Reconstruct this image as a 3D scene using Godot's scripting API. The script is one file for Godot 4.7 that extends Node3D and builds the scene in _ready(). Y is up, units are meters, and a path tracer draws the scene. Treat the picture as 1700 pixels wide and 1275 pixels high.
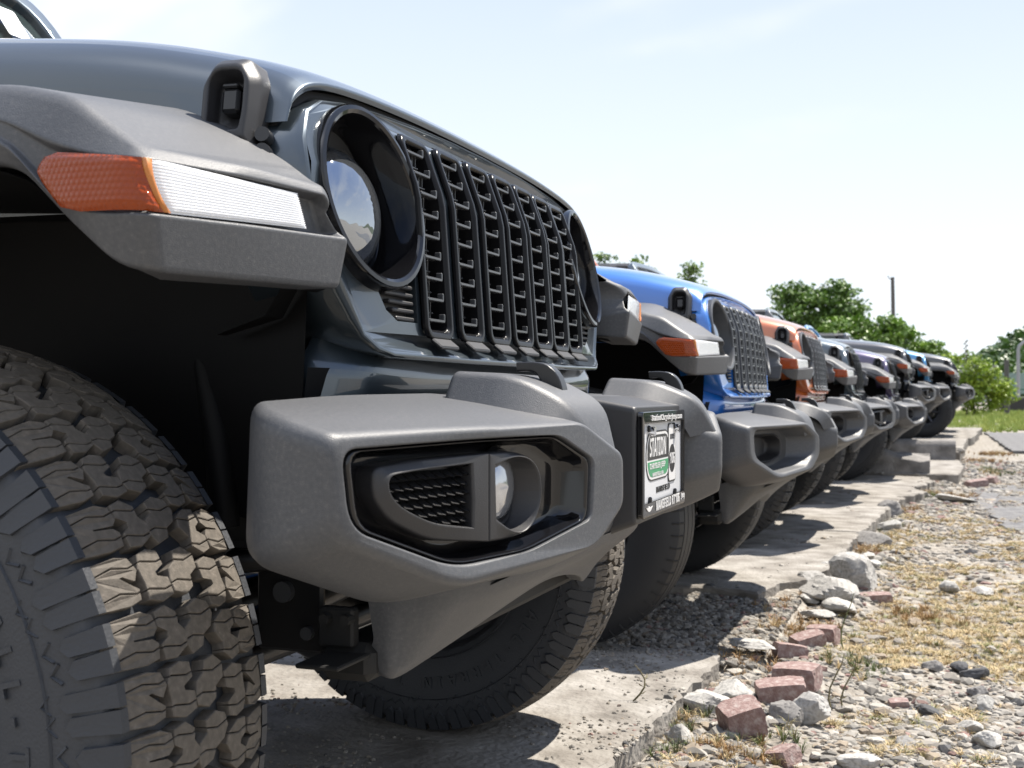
extends Node3D
# A row of parked off-road cars seen from beside the front wheel of the nearest one.
# Cars face +x, the row runs towards -z; y is up; the ground slab is y = 0.

func _ready() -> void:
	var cam := Camera3D.new()
	cam.name = "camera"
	cam.position = Vector3(0.6925, 0.77, 1.8183)
	var yaw := 0.3488
	var pit := 0.0071
	cam.look_at_from_position(cam.position, cam.position + Vector3(-sin(yaw) * cos(pit), sin(pit), -cos(yaw) * cos(pit)))
	cam.fov = 35.72
	cam.near = 0.05
	cam.far = 1500.0
	var lens := CameraAttributesPhysical.new()
	lens.frustum_focal_length = 37.24
	lens.frustum_focus_distance = 1.75
	lens.frustum_near = 0.05
	lens.frustum_far = 1500.0
	lens.exposure_aperture = 11.0
	cam.attributes = lens
	add_child(cam)
	cam.current = true

	var env := Environment.new()
	env.background_mode = Environment.BG_SKY
	env.sky = make_sky()
	env.tonemap_mode = Environment.TONE_MAPPER_LINEAR
	env.tonemap_exposure = 2.2
	env.sdfgi_enabled = true
	env.ssao_enabled = true
	env.ssil_enabled = true
	var we := WorldEnvironment.new()
	we.name = "world_environment"
	we.environment = env
	add_child(we)

	var sun := DirectionalLight3D.new()
	sun.name = "sun"
	sun.light_color = Color(1.0, 0.97, 0.925)
	sun.light_energy = 1.6
	sun.light_angular_distance = 0.53
	sun.shadow_enabled = true
	add_child(sun)
	sun.look_at_from_position(Vector3.ZERO, -SUN, Vector3(1, 0, 0))

	make_materials()
	make_ground()
	make_background()
	make_cars()
	make_rubble()

const SUN := Vector3(0.36, 1.0, -0.45)   # towards the sun

func make_sky() -> Sky:
	# clear air that pales towards the horizon and the sun, with thin cirrus
	var w := 1024
	var h := 512
	var im := Image.create(w, h, false, Image.FORMAT_RGBAF)
	var n := FastNoiseLite.new()
	n.seed = 5; n.frequency = 1.0; n.fractal_octaves = 5
	n.noise_type = FastNoiseLite.TYPE_SIMPLEX_SMOOTH
	var s := SUN.normalized()
	for j in h:
		var el := PI * (0.5 - (j + 0.5) / h)
		var y := sin(el)
		for i in w:
			var az := TAU * (i + 0.5) / w
			# Godot's panorama: the middle column looks to -z
			var d := Vector3(-sin(az) * cos(el), y, cos(az) * cos(el))
			var c: Vector3
			if y >= 0.0:
				var t := pow(1.0 - y, 1.35)
				c = Vector3(0.07, 0.18, 0.46).lerp(Vector3(0.74, 0.79, 0.815), t)
				var m := d.dot(s)
				var g := exp((m - 1.0) * 4.0) * 0.50 + exp((m - 1.0) * 60.0) * 1.0
				c += Vector3(1.0, 0.99, 0.96) * g
				# cirrus on a high plane
				var k := 1.0 / (y + 0.12)
				var q := Vector2(d.x * 0.8 + d.z * 0.5, d.z * 0.9 - d.x * 0.35) * k
				var f := n.get_noise_3d(q.x * 0.55, q.y * 1.5, 2.0) + 0.35 * n.get_noise_3d(q.x * 1.3, q.y * 4.5, 9.0)
				var cl := smoothstep(-0.30, 0.60, 1.25 * f + 0.9 * (m - 0.36)) * 0.85 * smoothstep(-0.02, 0.08, y) * (1.0 - 0.75 * smoothstep(0.3, 0.8, y))
				c = c.lerp(Vector3(0.72, 0.725, 0.73) * (1.0 + 0.6 * g), cl)
			else:
				c = Vector3(0.56, 0.61, 0.63).lerp(Vector3(0.25, 0.235, 0.21), clampf(-y * 8.0, 0.0, 1.0))
			c *= 0.72
			im.set_pixel(i, j, Color(c.x, c.y, c.z))
	var p := PanoramaSkyMaterial.new()
	p.panorama = ImageTexture.create_from_image(im)
	var sky := Sky.new()
	sky.sky_material = p
	return sky

# ---------------------------------------------------------------- mesh building
class MB:
	var v := PackedVector3Array()
	var uv := PackedVector2Array()
	var cl := PackedColorArray()
	var col := Color.WHITE
	var use_uv := false
	var use_col := false

	func tri(a: Vector3, b: Vector3, c: Vector3) -> void:
		if (b - a).cross(c - a).length_squared() < 1e-16:
			return
		v.append(a); v.append(b); v.append(c)
		if use_col:
			cl.append(col); cl.append(col); cl.append(col)

	func quad(a: Vector3, b: Vector3, c: Vector3, d: Vector3) -> void:
		if (a - c).length_squared() <= (b - d).length_squared():
			tri(a, b, c); tri(a, c, d)
		else:
			tri(a, b, d); tri(b, c, d)

	func fan(p: Array) -> void:
		var m := Vector3.ZERO
		for q in p: m += q
		m /= p.size()
		for i in p.size(): tri(m, p[i], p[(i + 1) % p.size()])

	func flip() -> void:
		for i in range(0, v.size(), 3):
			var t := v[i + 1]; v[i + 1] = v[i + 2]; v[i + 2] = t
			if use_col:
				var k := cl[i + 1]; cl[i + 1] = cl[i + 2]; cl[i + 2] = k

	# turns all faces so that, on the whole, they look away from ref
	func orient(ref: Vector3) -> void:
		var s := 0.0
		for i in range(0, v.size(), 3):
			s += (v[i + 1] - v[i]).cross(v[i + 2] - v[i]).dot((v[i] + v[i + 1] + v[i + 2]) / 3.0 - ref)
		if s < 0: flip()

	func join(o: MB, x := Transform3D()) -> void:
		var inv := x.basis.determinant() < 0
		for i in range(0, o.v.size(), 3):
			v.append(x * o.v[i])
			if inv:
				v.append(x * o.v[i + 2]); v.append(x * o.v[i + 1])
			else:
				v.append(x * o.v[i + 1]); v.append(x * o.v[i + 2])
		if use_col:
			for i in o.v.size(): cl.append(o.cl[i] if o.use_col else col)

	func mirrored() -> MB:
		var o := MB.new()
		o.use_col = use_col
		o.join(self, Transform3D(Basis.from_scale(Vector3(1, 1, -1)), Vector3.ZERO))
		return o

	func mesh(angle := 38.0) -> ArrayMesh:
		var n := v.size()
		var cosa := cos(deg_to_rad(angle))
		var at := {}
		var fn := PackedVector3Array()
		var fu := PackedVector3Array()
		fn.resize(n / 3); fu.resize(n / 3)
		for f in n / 3:
			var k := f * 3
			var c := (v[k + 1] - v[k]).cross(v[k + 2] - v[k])
			fn[f] = c; fu[f] = c.normalized()
			for j in 3:
				var key := Vector3i((v[k + j] * 20000.0).round())
				if at.has(key): at[key].append(f)
				else: at[key] = PackedInt32Array([f])
		var nn := PackedVector3Array()
		nn.resize(n)
		for f in n / 3:
			for j in 3:
				var key := Vector3i((v[f * 3 + j] * 20000.0).round())
				var s := Vector3.ZERO
				var u := fu[f]
				for g in at[key]:
					if u.dot(fu[g]) > cosa: s += fn[g]
				nn[f * 3 + j] = s.normalized() if s.length_squared() > 0.0 else u
		# Godot's front faces run clockwise
		var vo := PackedVector3Array(); var no := PackedVector3Array(); var co := PackedColorArray(); var uo := PackedVector2Array()
		vo.resize(n); no.resize(n)
		if use_col: co.resize(n)
		if use_uv: uo.resize(n)
		for f in range(0, n, 3):
			for j in 3:
				var s: int = f + [0, 2, 1][j]
				vo[f + j] = v[s]; no[f + j] = nn[s]
				if use_col: co[f + j] = cl[s]
				if use_uv: uo[f + j] = uv[s]
		var arr := []
		arr.resize(Mesh.ARRAY_MAX)
		arr[Mesh.ARRAY_VERTEX] = vo; arr[Mesh.ARRAY_NORMAL] = no
		if use_col: arr[Mesh.ARRAY_COLOR] = co
		if use_uv: arr[Mesh.ARRAY_TEX_UV] = uo
		var m := ArrayMesh.new()
		m.add_surface_from_arrays(Mesh.PRIMITIVE_TRIANGLES, arr)
		return m

# rounds the corners of a polyline: column i gets radius rad[i]
func fil(p: Array, rad: Array, closed: bool, seg: int) -> Array:
	var out := []
	var n := p.size()
	for i in n:
		var r: float = rad[i] if i < rad.size() else 0.0
		if r <= 0.0 or (not closed and (i == 0 or i == n - 1)):
			out.append(p[i]); continue
		var c: Vector3 = p[i]
		var a: Vector3 = p[(i - 1 + n) % n] - c
		var b: Vector3 = p[(i + 1) % n] - c
		var A := c + a.limit_length(minf(r, a.length() * 0.49))
		var B := c + b.limit_length(minf(r, b.length() * 0.49))
		for k in seg + 1:
			var t := float(k) / seg
			out.append(A.lerp(c, t).lerp(c.lerp(B, t), t))
	return out

# a sheet from a net of control points, its corners rounded both ways
func net(rows: Array, ru: Array, rv: Array, closed_u := false, closed_v := false, seg := 3) -> Array:
	var one := []
	for r in rows: one.append(fil(r, ru, closed_u, seg))
	var cols := []
	for j in one[0].size():
		var c := []
		for i in one.size(): c.append(one[i][j])
		cols.append(fil(c, rv, closed_v, seg))
	var out := []
	for i in cols[0].size():
		var r := []
		for j in cols.size(): r.append(cols[j][i])
		out.append(r)
	return out

func sheet(mb: MB, g: Array, closed_u := false, closed_v := false) -> void:
	var m := g.size()
	var n: int = g[0].size()
	for i in (m if closed_v else m - 1):
		var a: Array = g[i]
		var b: Array = g[(i + 1) % m]
		for j in (n if closed_u else n - 1):
			var k := (j + 1) % n
			mb.quad(a[j], a[k], b[k], b[j])

func patch(mb: MB, rows: Array, ru: Array, rv: Array, closed_u := false, closed_v := false, seg := 3) -> void:
	sheet(mb, net(rows, ru, rv, closed_u, closed_v, seg), closed_u, closed_v)

func face_out(o: MB, q: Array) -> void:
	var m := Vector3.ZERO
	for p in q: m += p
	if (q[1] - q[0]).cross(q[2] - q[0]).dot(m) < 0: q.reverse()
	if q.size() == 4: o.quad(q[0], q[1], q[2], q[3])
	else: o.tri(q[0], q[1], q[2])

func box(mb: MB, c: Vector3, s: Vector3, r := 0.004, b := Basis()) -> void:
	var h := s / 2.0
	r = minf(r, minf(h.x, minf(h.y, h.z)) * 0.9)
	var o := MB.new()
	var P := func(i: Vector3, ax: int) -> Vector3:
		var q := Vector3(i.x * (h.x - r), i.y * (h.y - r), i.z * (h.z - r))
		q[ax] = i[ax] * h[ax]
		return q
	for ax in 3:
		var u := (ax + 1) % 3
		var w := (ax + 2) % 3
		for sg in [-1.0, 1.0]:
			var q := []
			for st in [[-1, -1], [1, -1], [1, 1], [-1, 1]]:
				var i := Vector3.ZERO
				i[ax] = sg; i[u] = st[0]; i[w] = st[1]
				q.append(P.call(i, ax))
			face_out(o, q)
		for s1 in [-1.0, 1.0]:
			for s2 in [-1.0, 1.0]:
				var i0 := Vector3.ZERO; i0[ax] = -1; i0[u] = s1; i0[w] = s2
				var i1 := i0; i1[ax] = 1
				face_out(o, [P.call(i0, u), P.call(i1, u), P.call(i1, w), P.call(i0, w)])
	for sx in [-1.0, 1.0]:
		for sy in [-1.0, 1.0]:
			for sz in [-1.0, 1.0]:
				var i := Vector3(sx, sy, sz)
				face_out(o, [P.call(i, 0), P.call(i, 1), P.call(i, 2)])
	mb.join(o, Transform3D(b, c))

func tube(mb: MB, p: Array, r: Variant, n := 10, cap := true) -> void:
	var rings := []
	var up := Vector3.UP
	for i in p.size():
		var d: Vector3 = (p[mini(i + 1, p.size() - 1)] - p[maxi(i - 1, 0)]).normalized()
		if i == 0 and absf(d.dot(up)) > 0.9: up = Vector3.RIGHT
		var s := d.cross(up).normalized()
		up = s.cross(d).normalized()
		var rr: float = r[i] if r is Array else r
		var ring := []
		for k in n:
			var a := TAU * k / n
			ring.append(p[i] + (s * cos(a) + up * sin(a)) * rr)
		rings.append(ring)
	var o := MB.new()
	sheet(o, rings, true)
	if cap:
		o.fan(rings[0])
		var e: Array = rings[-1].duplicate(); e.reverse()
		o.fan(e)
	mb.join(o)

# rings of [radius, distance along the axis]
func lathe(mb: MB, prof: Array, x: Transform3D, n := 32, arc := TAU) -> void:
	var g := []
	for i in n + 1:
		var a := arc * i / n
		var row := []
		for q in prof: row.append(x * Vector3(q[1], q[0] * cos(a), q[0] * sin(a)))
		g.append(row)
	sheet(mb, g)

# a flat polygon (in x and y of the basis) pushed out by depth, with a small chamfer
func prism(mb: MB, poly: PackedVector2Array, depth: float, x: Transform3D, ch := 0.0) -> void:
	var top := poly
	if ch > 0.0:
		var q := Geometry2D.offset_polygon(poly, -ch)
		if q.size() == 1 and q[0].size() == poly.size():
			# keep the corners paired: start at the nearest point
			var best := 0
			var bd := 1e9
			for i in q[0].size():
				var dd := q[0][i].distance_to(poly[0])
				if dd < bd: bd = dd; best = i
			top = PackedVector2Array()
			for i in q[0].size(): top.append(q[0][(best + i) % q[0].size()])
	var tri := Geometry2D.triangulate_polygon(top)
	var n := poly.size()
	var ccw := 1.0 if not Geometry2D.is_polygon_clockwise(poly) else -1.0
	var o := MB.new()
	for i in range(0, tri.size(), 3):
		var a := top[tri[i]]; var b := top[tri[i + 1]]; var c := top[tri[i + 2]]
		if (b - a).cross(c - a) < 0:
			var t := b; b = c; c = t
		o.tri(Vector3(a.x, a.y, depth), Vector3(b.x, b.y, depth), Vector3(c.x, c.y, depth))
	var z1 := depth - ch if top != poly else depth
	for i in n:
		var j := (i + 1) % n
		var q := [Vector3(poly[i].x, poly[i].y, 0), Vector3(poly[j].x, poly[j].y, 0), Vector3(poly[j].x, poly[j].y, z1), Vector3(poly[i].x, poly[i].y, z1)]
		if ccw < 0: q.reverse()
		o.quad(q[0], q[1], q[2], q[3])
		if top != poly:
			var w := [Vector3(poly[i].x, poly[i].y, z1), Vector3(poly[j].x, poly[j].y, z1), Vector3(top[j].x, top[j].y, depth), Vector3(top[i].x, top[i].y, depth)]
			if ccw < 0: w.reverse()
			o.quad(w[0], w[1], w[2], w[3])
	mb.join(o, x)

func ball(mb: MB, c: Vector3, r: Vector3, n := 12) -> void:
	var g := []
	for i in n / 2 + 1:
		var a := PI * i / (n / 2)
		var row := []
		for k in n:
			var b := TAU * k / n
			row.append(c + Vector3(r.x * sin(a) * cos(b), r.y * cos(a), r.z * sin(a) * sin(b)))
		g.append(row)
	var o := MB.new()
	sheet(o, g, true)
	o.orient(c)
	mb.join(o)

func rrect(w: float, h: float, r: float, seg := 4) -> PackedVector2Array:
	var out := PackedVector2Array()
	for k in 4:
		var c := Vector2([1, -1, -1, 1][k] * (w / 2 - r), [1, 1, -1, -1][k] * (h / 2 - r))
		for i in seg + 1:
			var a := PI / 2 * (k + float(i) / seg)
			out.append(c + Vector2(cos(a), sin(a)) * r)
	return out

# ---------------------------------------------------------------- nodes
var taken := {}

func numbered(n: String) -> String:
	if not taken.has(n):
		taken[n] = 0
		return n
	taken[n] += 1
	return "%s_%03d" % [n, taken[n]]

func part(parent: Node, called: String, m: Variant, mat: Material, angle := 38.0) -> MeshInstance3D:
	var o := MeshInstance3D.new()
	o.name = called
	o.mesh = m.mesh(angle) if m is MB else m
	o.material_override = mat
	parent.add_child(o, true)
	return o

func tag(o: Node, label: String, category := "", group := "", kind := "") -> Node:
	if label: o.set_meta("label", label)
	if category: o.set_meta("category", category)
	if group: o.set_meta("group", group)
	if kind: o.set_meta("kind", kind)
	return o

func thing(called: String, at: Vector3, label: String, category: String, group := "") -> Node3D:
	var o := Node3D.new()
	o.name = numbered(called)
	add_child(o)
	o.position = at
	tag(o, label, category, group)
	return o

func solid(called: String, m: Variant, mat: Material, angle := 38.0) -> MeshInstance3D:
	return part(self, numbered(called), m, mat, angle)

# ---------------------------------------------------------------- materials
var M := {}

func lin(r: float, g: float, b: float) -> Color:
	return Color(r, g, b).linear_to_srgb()

func noise_tex(freq: float, size: int, ramp: Array, sd: int, oct := 5, kind := FastNoiseLite.TYPE_SIMPLEX_SMOOTH, nrm := false, bump := 4.0) -> NoiseTexture2D:
	var n := FastNoiseLite.new()
	n.noise_type = kind
	n.seed = sd
	n.frequency = freq
	n.fractal_octaves = oct
	var t := NoiseTexture2D.new()
	t.noise = n
	t.width = size; t.height = size
	t.seamless = true
	if nrm:
		t.as_normal_map = true
		t.bump_strength = bump
	elif ramp.size():
		var gr := Gradient.new()
		gr.offsets = PackedFloat32Array(ramp.map(func(e): return e[0]))
		gr.colors = PackedColorArray(ramp.map(func(e): return e[1]))
		t.color_ramp = gr
	return t

func mat(called: String, c: Color, rough: float, metal := 0.0) -> StandardMaterial3D:
	var m := StandardMaterial3D.new()
	m.resource_name = called
	m.albedo_color = c
	m.roughness = rough
	m.metallic = metal
	m.cull_mode = BaseMaterial3D.CULL_DISABLED
	M[called] = m
	return m

func tri3(m: StandardMaterial3D, scale: float) -> void:
	m.uv1_triplanar = true
	m.uv1_world_triplanar = false
	m.uv1_scale = Vector3.ONE * scale

func paint(called: String, c: Color, metal := 0.35) -> StandardMaterial3D:
	var m := mat(called, c, 0.36, metal)
	m.metallic_specular = 0.75
	m.clearcoat_enabled = true
	m.clearcoat = 1.0
	m.clearcoat_roughness = 0.03
	return m

func make_materials() -> void:
	paint("paint_slate", lin(0.044, 0.060, 0.075), 0.75)
	paint("paint_blue", lin(0.004, 0.125, 0.46), 0.2)
	paint("paint_orange", lin(0.46, 0.105, 0.014), 0.1)
	paint("paint_steel_blue", lin(0.05, 0.075, 0.095), 0.4)
	paint("paint_purple", lin(0.05, 0.034, 0.10), 0.3)
	paint("paint_graphite", lin(0.055, 0.055, 0.06), 0.5)
	paint("paint_sky", lin(0.03, 0.24, 0.50), 0.2)
	paint("paint_black", lin(0.008, 0.008, 0.009), 0.2)
	paint("paint_silver", lin(0.26, 0.265, 0.27), 0.6)
	var grain := noise_tex(0.15, 1024, [], 3, 2, FastNoiseLite.TYPE_SIMPLEX_SMOOTH, true, 2.2)
	var dust := noise_tex(0.035, 1024, [[0.0, lin(0.047, 0.050, 0.056)], [0.45, lin(0.058, 0.061, 0.067)], [0.70, lin(0.067, 0.069, 0.074)], [0.86, lin(0.085, 0.085, 0.088)], [1.0, lin(0.17, 0.165, 0.155)]], 8, 6)
	var p := mat("plastic", Color.WHITE, 0.5)
	p.metallic_specular = 0.5
	p.albedo_texture = dust
	p.normal_enabled = true; p.normal_texture = grain; p.normal_scale = 0.5
	tri3(p, 4.0)
	var p2 := mat("dark_plastic", lin(0.020, 0.020, 0.022), 0.48)
	p2.normal_enabled = true; p2.normal_texture = grain; p2.normal_scale = 0.3
	tri3(p2, 4.0)
	var lm := mat("liner_plastic", lin(0.0032, 0.0034, 0.004), 0.6)
	lm.metallic_specular = 0.3
	var ins := mat("insert_plastic", lin(0.05, 0.052, 0.056), 0.24)
	mat("gloss_black", lin(0.006, 0.006, 0.007), 0.07)
	mat("satin_black", lin(0.012, 0.012, 0.013), 0.33)
	var fb := mat("frame_black", lin(0.008, 0.008, 0.009), 0.24)
	fb.metallic_specular = 0.28
	mat("matte_black", lin(0.010, 0.010, 0.010), 0.75)
	mat("bar_grey", lin(0.05, 0.053, 0.058), 0.4)
	mat("bezel_grey", lin(0.16, 0.17, 0.18), 0.35, 0.6)
	mat("chassis", lin(0.016, 0.016, 0.017), 0.35, 0.2)
	mat("steel", lin(0.30, 0.30, 0.30), 0.35, 0.9)
	mat("chrome", lin(0.75, 0.76, 0.78), 0.06, 1.0)
	mat("rim_dark", lin(0.06, 0.06, 0.065), 0.35, 0.7)
	var rub := mat("rubber", lin(0.027, 0.030, 0.036), 0.6)
	rub.normal_enabled = true; rub.normal_texture = noise_tex(0.2, 512, [], 12, 3, FastNoiseLite.TYPE_SIMPLEX_SMOOTH, true, 2.0); rub.normal_scale = 0.25
	tri3(rub, 2.0)
	mat("dark_rubber", lin(0.012, 0.0125, 0.014), 0.6)
	var tread := mat("dusty_tread", Color.WHITE, 0.85)
	tread.albedo_texture = noise_tex(0.06, 512, [[0.0, lin(0.066, 0.058, 0.048)], [0.5, lin(0.092, 0.080, 0.066)], [0.8, lin(0.118, 0.102, 0.085)], [0.92, lin(0.15, 0.13, 0.11)], [1.0, lin(0.25, 0.23, 0.21)]], 21, 4)
	tread.normal_enabled = true; tread.normal_texture = noise_tex(0.22, 512, [], 13, 3, FastNoiseLite.TYPE_SIMPLEX_SMOOTH, true, 2.0); tread.normal_scale = 0.3
	tri3(tread, 3.0)
	var am := mat("amber", lin(0.23, 0.034, 0.0003), 0.10)
	am.metallic_specular = 0.3
	am.clearcoat_enabled = true; am.clearcoat = 0.45; am.clearcoat_roughness = 0.02
	am.normal_enabled = true; am.normal_texture = honeycomb(); am.normal_scale = 1.4
	tri3(am, 22.0)
	var ay := mat("amber_rim", lin(0.45, 0.14, 0.005), 0.15)
	ay.clearcoat_enabled = true; ay.clearcoat = 1.0
	var wl := mat("white_lens", lin(0.80, 0.81, 0.83), 0.16)
	wl.clearcoat_enabled = true; wl.clearcoat = 1.0; wl.clearcoat_roughness = 0.03
	var gl := mat("clear_glass", Color(1, 1, 1, 0.03), 0.01)
	gl.transparency = BaseMaterial3D.TRANSPARENCY_ALPHA
	var tint := mat("tinted_glass", Color(0.25, 0.30, 0.30, 0.45), 0.03)
	tint.transparency = BaseMaterial3D.TRANSPARENCY_ALPHA
	mat("lamp_silver", lin(0.5, 0.51, 0.53), 0.10, 0.8)
	mat("lens_projector", lin(0.36, 0.39, 0.43), 0.03, 0.92)
	mat("plate_white", lin(0.50, 0.51, 0.53), 0.3)
	mat("print_black", lin(0.012, 0.012, 0.013), 0.4)
	mat("print_white", lin(0.55, 0.55, 0.55), 0.4)
	mat("print_green", lin(0.04, 0.22, 0.10), 0.4)
	mat("sticker_white", lin(0.85, 0.86, 0.87), 0.5)
	mat("seat_dark", lin(0.02, 0.02, 0.022), 0.8)

func honeycomb() -> ImageTexture:
	var w := 128
	var im := Image.create(w, w, false, Image.FORMAT_RGB8)
	for y in w:
		for x in w:
			var best := 9.0
			for j in range(-1, 10):
				for i in range(-1, 9):
					var cx := (i + 0.5 * (j & 1)) / 8.0
					var cy := j / 8.0
					var dd := Vector2(float(x) / w - cx, float(y) / w - cy).length_squared()
					if dd < best: best = dd
			var hgt := clampf(1.0 - sqrt(best) * 13.0, 0.0, 1.0)
			im.set_pixel(x, y, Color(hgt, hgt, hgt))
	im.bump_map_to_normal_map(3.0)
	return ImageTexture.create_from_image(im)
# ---------------------------------------------------------------- the car (built once; the row is made of copies)
func gx(y: float, z: float) -> float:   # the face of the grille
	var x: float
	if y < 0.845: x = lerpf(0.050, 0.034, 0.025 / 0.22) + (0.845 - y) * 0.55
	elif y < 1.04: x = lerpf(0.050, 0.034, clampf((y - 0.82) / 0.22, -0.2, 1.0))
	elif y < 1.118: x = lerpf(0.034, 0.006, (y - 1.04) / 0.078)
	else: x = lerpf(0.006, -0.020, (y - 1.118) / 0.034)
	return x - 0.1 * z * z

func G(z: float, y: float, d := 0.0) -> Vector3:
	return Vector3(gx(y, z) + d, y, z)

func grille_outline() -> PackedVector2Array:   # in (z, y)
	var h := [Vector2(0, 1.152), Vector2(0.13, 1.152), Vector2(0.26, 1.1495), Vector2(0.38, 1.144), Vector2(0.465, 1.137), Vector2(0.525, 1.126), Vector2(0.568, 1.102), Vector2(0.592, 1.065), Vector2(0.597, 1.02), Vector2(0.590, 0.985), Vector2(0.570, 0.94), Vector2(0.543, 0.897), Vector2(0.519, 0.864), Vector2(0.506, 0.845), Vector2(0.488, 0.830), Vector2(0.46, 0.823), Vector2(0.22, 0.820), Vector2(0, 0.820)]
	var out := PackedVector2Array()
	for p in h: out.append(p)
	for i in range(h.size() - 2, 0, -1): out.append(Vector2(-h[i].x, h[i].y))
	return out

func slot_shape(zc: float, hw: float, lo: float, hi: float, r: float) -> PackedVector2Array:
	var s := rrect(hw * 2, hi - lo, r, 4)
	var out := PackedVector2Array()
	for i in s.size():
		var p := s[i] + Vector2(zc, (lo + hi) / 2)
		out.append(p)
		var q := s[(i + 1) % s.size()] + Vector2(zc, (lo + hi) / 2)
		if absf(q.y - p.y) > 0.1:      # the long sides get points where the face bends
			var ys := [0.90, 0.95, 1.0, 1.03, 1.05]
			if q.y < p.y: ys.reverse()
			for y in ys: out.append(Vector2(p.x, y))
	return out

func make_grille(car: Node3D) -> void:
	var outline := grille_outline()
	var holes := []
	for i in range(-3, 4): holes.append(slot_shape(i * 0.106, 0.0440, 0.846, 1.120, 0.016))
	for s in [-1.0, 1.0]:
		var c := PackedVector2Array()
		for k in 36: c.append(Vector2(s * 0.463, 1.017) + Vector2(cos(TAU * k / 36), sin(TAU * k / 36)) * Vector2(0.1185, 0.1145))
		holes.append(c)
		holes.append(PackedVector2Array([Vector2(s * 0.372, 0.862), Vector2(s * 0.372, 0.93), Vector2(s * 0.455, 0.93), Vector2(s * 0.474, 0.905), Vector2(s * 0.452, 0.875), Vector2(s * 0.425, 0.862)]))
	var mb := MB.new()
	for half in 3:
		var y0: float = [0.5, 0.845, 1.04][half]
		var y1: float = [0.845, 1.04, 1.5][half]
		var polys := Geometry2D.intersect_polygons(outline, PackedVector2Array([Vector2(-2, y0), Vector2(2, y0), Vector2(2, y1), Vector2(-2, y1)]))
		for h in holes:
			var nx: Array[PackedVector2Array] = []
			for p in polys: nx.append_array(Geometry2D.clip_polygons(p, h))
			polys = nx
		for p in polys:
			var t := Geometry2D.triangulate_polygon(p)
			for i in range(0, t.size(), 3):
				var a := G(p[t[i]].x, p[t[i]].y); var b := G(p[t[i + 1]].x, p[t[i + 1]].y); var c := G(p[t[i + 2]].x, p[t[i + 2]].y)
				var m := (a + b + c) / 3.0
				if Vector2(absf(m.z) - 0.463, m.y - 1.017).length() < 0.108: continue
				if (b - a).cross(c - a).x < 0: mb.tri(a, c, b)
				else: mb.tri(a, b, c)
	# walls of the openings
	for h in holes:
		for i in h.size():
			var p: Vector2 = h[i]; var q: Vector2 = h[(i + 1) % h.size()]
			var hc := Vector2(absf(p.x) - 0.463, p.y - 1.017).length()
			var hq := Vector2(absf(q.x) - 0.463, q.y - 1.017).length()
			if minf(hc, hq) < 0.124: continue
			mb.quad(G(p.x, p.y), G(q.x, q.y), G(q.x, q.y, -0.022), G(p.x, p.y, -0.022))
	# the rounded border and the return towards the fenders
	var rows := [[], [], [], [], []]
	for i in outline.size():
		var p := outline[i]
		var nrm := (outline[(i + 1) % outline.size()] - outline[(i - 1 + outline.size()) % outline.size()]).orthogonal().normalized()
		if nrm.dot(p - Vector2(0, 1.0)) < 0: nrm = -nrm
		var low := clampf((0.875 - p.y) / 0.03, 0.0, 1.0)
		var side := clampf((absf(p.x) - 0.48) / 0.06, 0.0, 1.0)
		var f := G(p.x, p.y)
		rows[0].append(f)
		var tp := clampf((p.y - 1.09) / 0.03, 0.0, 1.0)
		var k := 1.0 - 0.6 * tp
		rows[1].append(f + Vector3(0.004, nrm.y * 0.004 * k, nrm.x * 0.006))
		rows[2].append(f + Vector3(-0.004 + 0.006 * low, nrm.y * 0.010 * k, nrm.x * 0.012))
		rows[3].append(f + Vector3(-0.03, nrm.y * 0.008 * k, nrm.x * 0.020))
		rows[4].append(f + Vector3(-0.12, -nrm.y * 0.002, nrm.x * 0.026))
	var ru := []
	for i in outline.size(): ru.append(0.0)
	patch(mb, rows, ru, [0, 0.006, 0.008, 0.01, 0], true)
	var grille := part(car, "grille", mb, M.paint_slate, 32)
	# behind the openings
	var back := MB.new()
	box(back, Vector3(-0.055, 0.98, 0), Vector3(0.01, 0.31, 1.0), 0.001)
	part(grille, "radiator", back, M.matte_black)
	# the black frames of the seven slots and what shows inside them
	var fr := MB.new()
	var ins := MB.new()
	var o := slot_shape(0, 0.0462, 0.842, 1.1225, 0.018)
	var inn := slot_shape(0, 0.0335, 0.8550, 1.110, 0.010)
	var levels := [[o, 0.0, 0.0], [o, 0.0, 0.0045], [o, 0.14, 0.0070], [o, 0.66, 0.0070], [o, 1.0, 0.002], [o, 1.0, -0.024]]
	var fr_rows := []
	for l in levels:
		var r := []
		for i in o.size():
			var p: Vector2 = o[i].lerp(inn[i], l[1])
			r.append(Vector3(gx(p.y, 0) + l[2], p.y, p.x))
		fr_rows.append(r)
	var ru2 := []
	for i in o.size(): ru2.append(0.0)
	patch(fr, fr_rows, ru2, [0, 0.0015, 0.0015, 0.002, 0.0015, 0], true)
	fr.orient(Vector3(0.0, 0.98, 0))
	var fm := fr.mesh(35)
	# stepped brackets with small fins between them
	for k in 9:
		var y := 0.868 + k * 0.0288
		var x := gx(y, 0) - 0.003
		box(ins, Vector3(x, y, 0.004), Vector3(0.014, 0.0042, 0.052), 0.001)
		box(ins, Vector3(x + 0.002, y + 0.005, -0.022), Vector3(0.009, 0.011, 0.004), 0.001)
		box(ins, Vector3(x - 0.012, y + 0.012, 0.006), Vector3(0.006, 0.003, 0.046), 0.001)
		box(ins, Vector3(x - 0.006, y + 0.009, 0.024), Vector3(0.010, 0.016, 0.005), 0.001)
		for j in 4: box(ins, Vector3(x - 0.014, y + 0.0144, -0.015 + j * 0.011), Vector3(0.004, 0.027, 0.002), 0.0005)
	var im := ins.mesh(30)
	var pad := MB.new()      # the lip of the panel below each slot
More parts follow.
